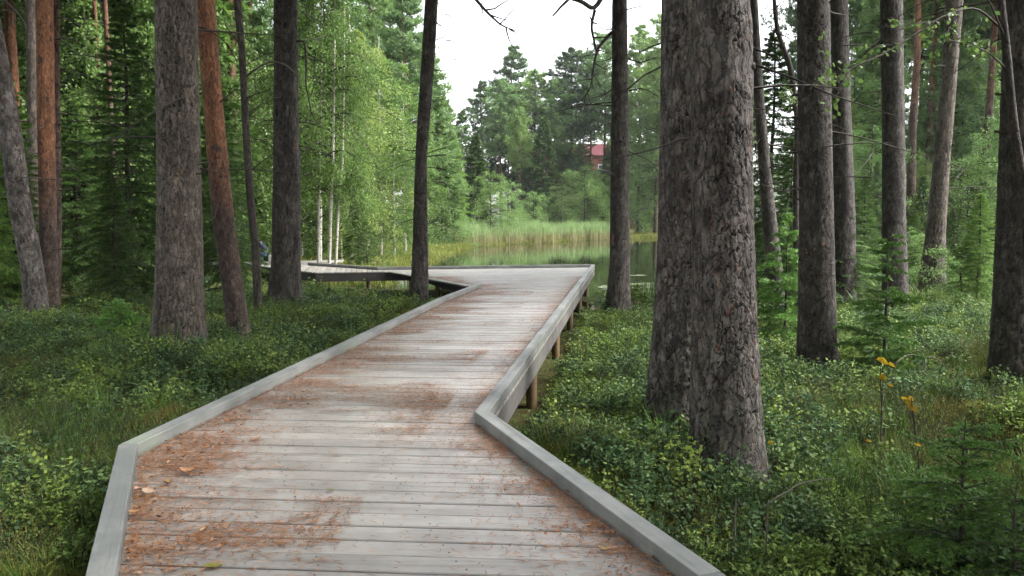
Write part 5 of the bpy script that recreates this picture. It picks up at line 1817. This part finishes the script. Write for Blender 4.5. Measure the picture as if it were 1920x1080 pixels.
def leaf_thing(px, py, L, ang, col, label, wr=0.55, curl=0.2, z=0.012):
    p = onz(px, py, z)
    n = 9
    m = plain('leaf_colour', tuple(c * 0.5 for c in col), 0.6, tuple(c * 0.34 for c in col), 30)
    V = []
    t = np.linspace(0, 1, n)
    wd = np.sin(math.pi * t ** 0.8) ** 0.8 * L * wr / 2
    for i in range(n):
        u = (t[i] - .5) * L
        zc = curl * L * (2 * t[i] - 1) ** 2
        for j, q in enumerate((-1, 0, 1)):
            V.append((u, q * wd[i], zc + 0.14 * wd[i] * abs(q) * 2))
    top = [(x, y, z_) for x, y, z_ in V]
    bot = [(x, y, z_ - 0.0015) for x, y, z_ in V]
    N = len(V)
    F = []
    for i in range(n - 1):
        for j in range(2):
            a, b, c, d = i * 3 + j, (i + 1) * 3 + j, (i + 1) * 3 + j + 1, i * 3 + j + 1
            F.append((a, b, c, d)); F.append((N + d, N + c, N + b, N + a))
    me = mesh_np('fallen_leaf', top + bot, [np.array(F)], [m], smooth=True)
    o = link('fallen_leaf', me, loc=p, label=label, cat='leaf')
    o.rotation_euler = (0.1, 0.05, ang)
    return o


leaf_thing(400, 1061, 0.075, 0.15, (0.30, 0.27, 0.05), 'yellow green fallen leaf lying on the planks at the bottom edge', 0.45, .05)
leaf_thing(1160, 986, 0.08, 0.9, (0.50, 0.46, 0.30), 'pale cream curled leaf leaning on the right kerb', 0.45, .35, 0.02)
leaf_thing(1244, 1052, 0.11, 0.2, (0.34, 0.19, 0.13), 'large pinkish brown leaf in the corner below the right kerb', 0.55, .2, 0.015)
leaf_thing(1134, 1030, 0.06, -0.2, (0.42, 0.28, 0.12), 'tan leaf lying left of the large pinkish brown leaf', 0.5, .2)
leaf_thing(352, 883, 0.085, 0.3, (0.50, 0.25, 0.12), 'orange brown leaf near the bend of the left kerb', 0.6, .25, 0.02)
leaf_thing(283, 923, 0.09, 0.1, (0.60, 0.42, 0.29), 'pale tan leaf beside the left kerb', 0.6, .2, 0.02)
leaf_thing(314, 904, 0.06, 1.3, (0.42, 0.23, 0.07), 'small ochre leaf between the orange and the pale leaf', 0.6, .25, 0.02)
leaf_thing(258, 918, 0.06, 2.3, (0.62, 0.36, 0.25), 'pinkish leaf touching the left kerb', 0.6, .25, 0.02)
leaf_thing(252, 960, 0.06, 0.6, (0.48, 0.26, 0.13), 'brown leaf lower down against the left kerb', 0.6, .2, 0.02)
leaf_thing(620, 919, 0.05, 0.1, (0.24, 0.24, 0.12), 'greyish green leaf in the middle of the planks', 0.45, .1)
leaf_thing(480, 823, 0.07, 0.5, (0.45, 0.24, 0.12), 'orange leaf on the planks right of the left kerb bend', 0.5, .2)
leaf_thing(1068, 923, 0.06, 0.8, (0.46, 0.32, 0.18), 'curled light brown leaf under the right kerb halfway along', 0.5, .4, 0.02)


# sapling with yellow leaves in the right undergrowth
def yellow_sapling(pix, stem_px, y, label):
    b = aty(*stem_px, y)
    zb = g1(b.x, y)
    root = empty('leafy_sapling', (b.x, y, zb), label=label, cat='sapling')
    A = Acc()
    tips = []
    for (px, py, L) in pix:
        w = aty(px, py, y)
        tips.append((w.x - b.x, w.y - y, w.z - zb, L))
    top = max(tips, key=lambda q: q[2])
    st = curve_pts((0, 0, -0.1), top[:3], (0.03, 0.02, 0), 8, 0.006, 3)
    A.tube(st, np.linspace(0.0075, 0.003, 8), 5)
    for q in tips:
        t = 0.75 * max(0.2, min(1, q[2] / top[2]))
        p0 = st[int(t * 7)]
        A.tube(curve_pts(p0, q[:3], (0, 0, 0.01), 4), np.linspace(0.002, 0.001, 4), 4)
    link('stem', A.mesh('sapling_stem', [M_TWIG]), root)
    mt = leaf_mat('yellow_leaf', (0.42, 0.26, 0.015), (0.50, 0.34, 0.02), None, trans=0.4, rough=0.5)
    for i, q in enumerate(tips):
        L = q[3]; n = 7
        t = np.linspace(0, 1, n); wd = np.sin(math.pi * t ** 0.75) ** 0.8 * L * 0.36
        V = []
        for k in range(n):
            for s in (-1, 0, 1):
                V.append(((t[k] - .5) * L, -0.3 * L * (t[k] - .5) - 0.05 * L * abs(s), s * wd[k] * .8 - 0.5 * L * (t[k]) ** 2))
        F = [(a * 3 + j, (a + 1) * 3 + j, (a + 1) * 3 + j + 1, a * 3 + j + 1) for a in range(n - 1) for j in range(2)]
        me = mesh_np('yellow_leaf', V, [np.array(F)], [mt], attrs={'var': np.full(len(V), random.Random(i).random())}, smooth=True)
        o = link('yellow_leaf', me, root, loc=q[:3])
        o.rotation_euler = (random.Random(i).uniform(-.4, .4), random.Random(i + 9).uniform(-.5, .5), random.Random(i + 20).uniform(-.5, .5))


yellow_sapling([(1657, 674, .085), (1672, 682, .05), (1656, 705, .085), (1670, 720, .045), (1650, 672, .05)], (1650, 790), 5.6, 'thin sapling with a few bright yellow leaves below the slim spruce sapling')
yellow_sapling([(1704, 752, .06), (1712, 762, .07), (1708, 745, .05), (1720, 831, .045), (1628, 825, .03), (1695, 745, .035)], (1735, 880), 4.6, 'small twig with orange yellow leaves rising left of the bright young spruce')
yellow_sapling([(1445, 828, .045)], (1450, 870), 5.2, 'single yellow leaf on a stalk beside the foot of the thickest pine')

# fallen sticks on the right
for (a, b, y, lab) in (((1380, 935), (1400, 1010), 4.3, 'thin dead stick arching out of the undergrowth near the kerb'), ((1680, 680), (1722, 668), 7.8, 'pale bare twig lying right of the yellow leaves'), ((1735, 670), (1775, 690), 7.8, 'dark fallen stick on the slope'), ((1440, 945), (1560, 900), 4.1, 'long dry grass like stem bending over the dark hollow')):
    p, q = aty(*a, y), aty(*b, y + 0.2)
    zb = g1(p.x, p.y)
    A = Acc()
    c = curve_pts((0, 0, 0), (q.x - p.x, q.y - p.y, q.z - p.z), (0, 0, 0.05), 8, 0.006, 4)
    c = np.vstack([[0, 0.02, zb - p.z - 0.02], c])
    A.tube(c, np.linspace(0.006, 0.0025, 9), 5)
    link('stick', A.mesh('stick', [M_TWIG_PALE]), loc=p, label=lab, cat='stick')

# ------------------------------------------------------------------ red house behind the far trees
M_BRICK = plain('terracotta_wall', (0.17, 0.07, 0.045), 0.9, (0.13, 0.055, 0.038), 1.5)
M_ROOF = plain('red_roof_metal', (0.075, 0.022, 0.026), 0.9, (0.06, 0.018, 0.02), 2, 0.1)
M_WHITE = plain('white_paint', (0.75, 0.75, 0.74), 0.6)
M_GLASS = plain('window_glass', (0.04, 0.05, 0.06), 0.08, spec=0.8)


def house():
    y = 135.0
    x0, x1 = xat(975, y), xat(1290, y)
    zb = 0.0
    zt = aty(1100, 292, y).z
    root = empty('red_house', ((x0 + x1) / 2, y, zb), label='terracotta walled building with a red roof glimpsed through the trees beyond the pond', cat='building')
    w = x1 - x0
    A = Acc(); A.box((0, 5, zt / 2), (w, 10, zt)); link('wall', A.mesh('wall', [M_BRICK]), root)
    A = Acc()
    A.add([(-w / 2 - .6, -.7, zt), (w / 2 + .6, -.7, zt), (w / 2 + .6, 10.7, zt), (-w / 2 - .6, 10.7, zt), (-w / 2 + 1, 5, zt + 2.6), (w / 2 - 1, 5, zt + 2.6)], [(0, 1, 5, 4), (2, 3, 4, 5)])
    A.F.append(np.array([(0, 4, 3), (1, 2, 5)])); A.M.append(0); A.S.append(False)
    A.F.append(np.array([(3, 2, 1, 0)])); A.M.append(0); A.S.append(False)
    link('roof', A.mesh('roof', [M_ROOF]), root)
    for fl in range(int(zt // 3)):
        for k in range(int(w // 3.2)):
            xx = -w / 2 + 1.8 + k * 3.2
            A = Acc(); A.box((0, 0, 0), (1.3, 0.10, 1.4)); f = link('window', A.mesh('window', [M_WHITE]), root, loc=(xx, -0.03, 1.8 + fl * 3))
            A = Acc(); A.box((0, -0.055, 0), (1.1, 0.05, 1.2)); link('pane', A.mesh('pane', [M_GLASS]), f)
    # white stair tower corner and small canopy roof
    A = Acc(); A.box((xat(968, y) - (x0 + x1) / 2, -0.8, 5.2), (0.8, 1.6, 10.4)); link('white_corner', A.mesh('white_corner', [M_WHITE]), root)
    A = Acc(); A.box((xat(990, y) - (x0 + x1) / 2, -1.2, aty(990, 326, y).z), (3.4, 2.4, 0.9)); link('canopy_roof', A.mesh('canopy_roof', [M_ROOF]), root)


house()


# ------------------------------------------------------------------ crouching person by the far boardwalk
def person():
    y = 26.5
    b = aty(497, 489, y)
    zb = 0.0
    root = empty('person', (b.x, y, zb), label='person in a dark navy jacket and blue trousers crouching on the far boardwalk, half hidden', cat='person')
    root.scale = (0.85, 0.85, 0.85)
    jk = plain('navy_jacket', (0.02, 0.025, 0.05), 0.7, (0.03, 0.035, 0.06), 6)
    skin = plain('skin', (0.5, 0.3, 0.22), 0.6)
    blue = plain('blue_jeans', (0.13, 0.20, 0.30), 0.8)
    hair = plain('dark_hair', (0.03, 0.02, 0.015), 0.6)

    def skin_body(name, joints, edges, radii, mat, parent):
        me = bpy.data.meshes.new(name); me.from_pydata(joints, edges, [])
        o = link(name, me, parent)
        o.modifiers.new('skin', 'SKIN')
        for v, r_ in zip(me.skin_vertices[0].data, radii): v.radius = (r_, r_)
        me.skin_vertices[0].data[0].use_root = True
        s = o.modifiers.new('sub', 'SUBSURF'); s.levels = s.render_levels = 2
        me.materials.append(mat)
        return o
    # crouching, bent forward to the left
    J = [(0.0, 0, 0.30), (0.02, 0, 0.45), (-0.06, 0, 0.62), (-0.13, 0, 0.70), (-0.19, 0, 0.80),       # pelvis, waist, chest, neck, head
         (-0.10, -0.17, 0.62), (-0.22, -0.20, 0.45), (-0.36, -0.15, 0.40), (-0.42, -0.14, 0.38),
         (-0.10, 0.17, 0.62), (-0.22, 0.20, 0.45), (-0.36, 0.15, 0.38), (-0.42, 0.14, 0.36),
         (-0.02, -0.10, 0.28), (-0.34, -0.14, 0.44), (-0.14, -0.13, 0.10), (-0.30, -0.13, 0.04),
         (-0.02, 0.10, 0.28), (-0.32, 0.14, 0.40), (-0.12, 0.13, 0.10), (-0.28, 0.13, 0.04)]
    E_ = [(0, 1), (1, 2), (2, 3), (3, 4), (2, 5), (5, 6), (6, 7), (7, 8), (2, 9), (9, 10), (10, 11), (11, 12), (0, 13), (13, 14), (14, 15), (15, 16), (0, 17), (17, 18), (18, 19), (19, 20)]
    R_ = [0.15, 0.14, 0.15, 0.06, 0.095, 0.07, 0.05, 0.04, 0.04, 0.07, 0.05, 0.04, 0.04, 0.09, 0.075, 0.05, 0.045, 0.09, 0.075, 0.05, 0.045]
    body = skin_body('body', J, E_, R_, blue, root)
    skin_body('jacket', [J[0], J[1], J[2], (-0.12, 0, 0.67), J[5], J[6], (-0.33, -0.16, 0.41), J[9], J[10], (-0.33, 0.16, 0.40)], [(0, 1), (1, 2), (2, 3), (2, 4), (4, 5), (5, 6), (2, 7), (7, 8), (8, 9)], [0.175, 0.17, 0.18, 0.09, 0.09, 0.07, 0.055, 0.09, 0.07, 0.055], jk, root)
    skin_body('face', [(-0.19, 0, 0.74), (-0.205, 0, 0.83)], [(0, 1)], [0.085, 0.10], skin, root)
    skin_body('hair', [(-0.17, 0, 0.80), (-0.175, 0, 0.88)], [(0, 1)], [0.10, 0.095], hair, root)
    # white bag on the boards
    A = Acc()
    A.prism([(-0.08, -0.07), (0.08, -0.07), (0.07, 0.07), (-0.07, 0.07)], 0.004, 0.22)
    A.tube([(-0.05, 0, 0.22), (-0.03, 0, 0.30), (0.03, 0, 0.30), (0.05, 0, 0.22)], 0.008, 5)
    p = aty(509, 485, 26.2)
    link('bag', A.mesh('bag', [M_WHITE]), loc=(p.x, 26.2, 0.003), label='small white bag on the far boardwalk beside the crouching person', cat='bag')


person()
print('objects', len(scene.objects), 'unique tris', sum(len(m.polygons) * 2 for m in bpy.data.meshes) // 1000, 'k upper bound')

# ------------------------------------------------------------------ each forest tree's label says where it stands
MARKS = [(60, 'the joined left edge pines'), (335, 'the broad pale pine'), (425, 'the leaning orange pine'), (535, 'the dark left pine'), (790, 'the kerb pine'), (965, 'the tallest skyline pine'), (1160, 'the shore pine'),
         (1320, 'the thickest pine'), (1530, 'the brown grey pine'), (1672, 'the straight dark pine'), (1765, 'the shaggy pine'), (1900, 'the right edge pine')]
ORD = ['nearest', 'second nearest', 'third nearest', 'fourth nearest', 'fifth nearest', 'sixth nearest', 'seventh nearest', 'eighth nearest', 'ninth nearest', 'tenth nearest', 'eleventh nearest', 'twelfth nearest']
buckets = {}
for o in scene.objects:
    if o.get('group') in ('forest trees left of the boardwalk', 'forest trees right of the pond', 'wood beyond the pond', 'undergrowth among the right hand pines'):
        px = 960 + F_PX * o.location.x / o.location.y
        w_ = str(o['label'])
        kind_ = ' '.join(w_.split(' in the ')[0].split(' deep in ')[0].split()[-2:])
        k = sum(px > m[0] for m in MARKS)
        place = ('left of ' + MARKS[0][1]) if k == 0 else ('right of ' + MARKS[-1][1]) if k == len(MARKS) else 'between %s and %s' % (MARKS[k - 1][1], MARKS[k][1])
        buckets.setdefault((kind_, place), []).append(o)
for (kind_, place), L_ in buckets.items():
    L_.sort(key=lambda o: o.location.y)
    for i, o in enumerate(L_):
        t_ = '%s %s' % (kind_, place) + ('' if len(L_) == 1 else ', ' + ORD[min(i, 11)])
        if kind_ == 'young spruce' and len(L_) == 1: t_ = 'low ' + t_ + ', sunk in undergrowth'
        if len(t_.split()) > 16: t_ = t_.replace(' the ', ' ', 1)
        o['label'] = t_

# ------------------------------------------------------------------ haze
hm = bpy.data.materials.new('forest_air'); hm.use_nodes = True
hn, hl = hm.node_tree.nodes, hm.node_tree.links
hn.remove(hn['Principled BSDF'])
pv = hn.new('ShaderNodeVolumePrincipled')
pv.inputs['Color'].default_value = (0.92, 0.96, 1.0, 1)
pv.inputs['Density'].default_value = 0.00022
pv.inputs['Anisotropy'].default_value = 0.2
hl.new(pv.outputs[0], hn['Material Output'].inputs['Volume'])
A = Acc(); A.box((0, 0, 0), (2, 2, 2))
hz = link('haze', A.mesh('haze_box', [hm]), loc=(0, 150, 30), label='thin pale haze in the air of the wood', kind='stuff')
hz.scale = (420, 300 + 260, 36)
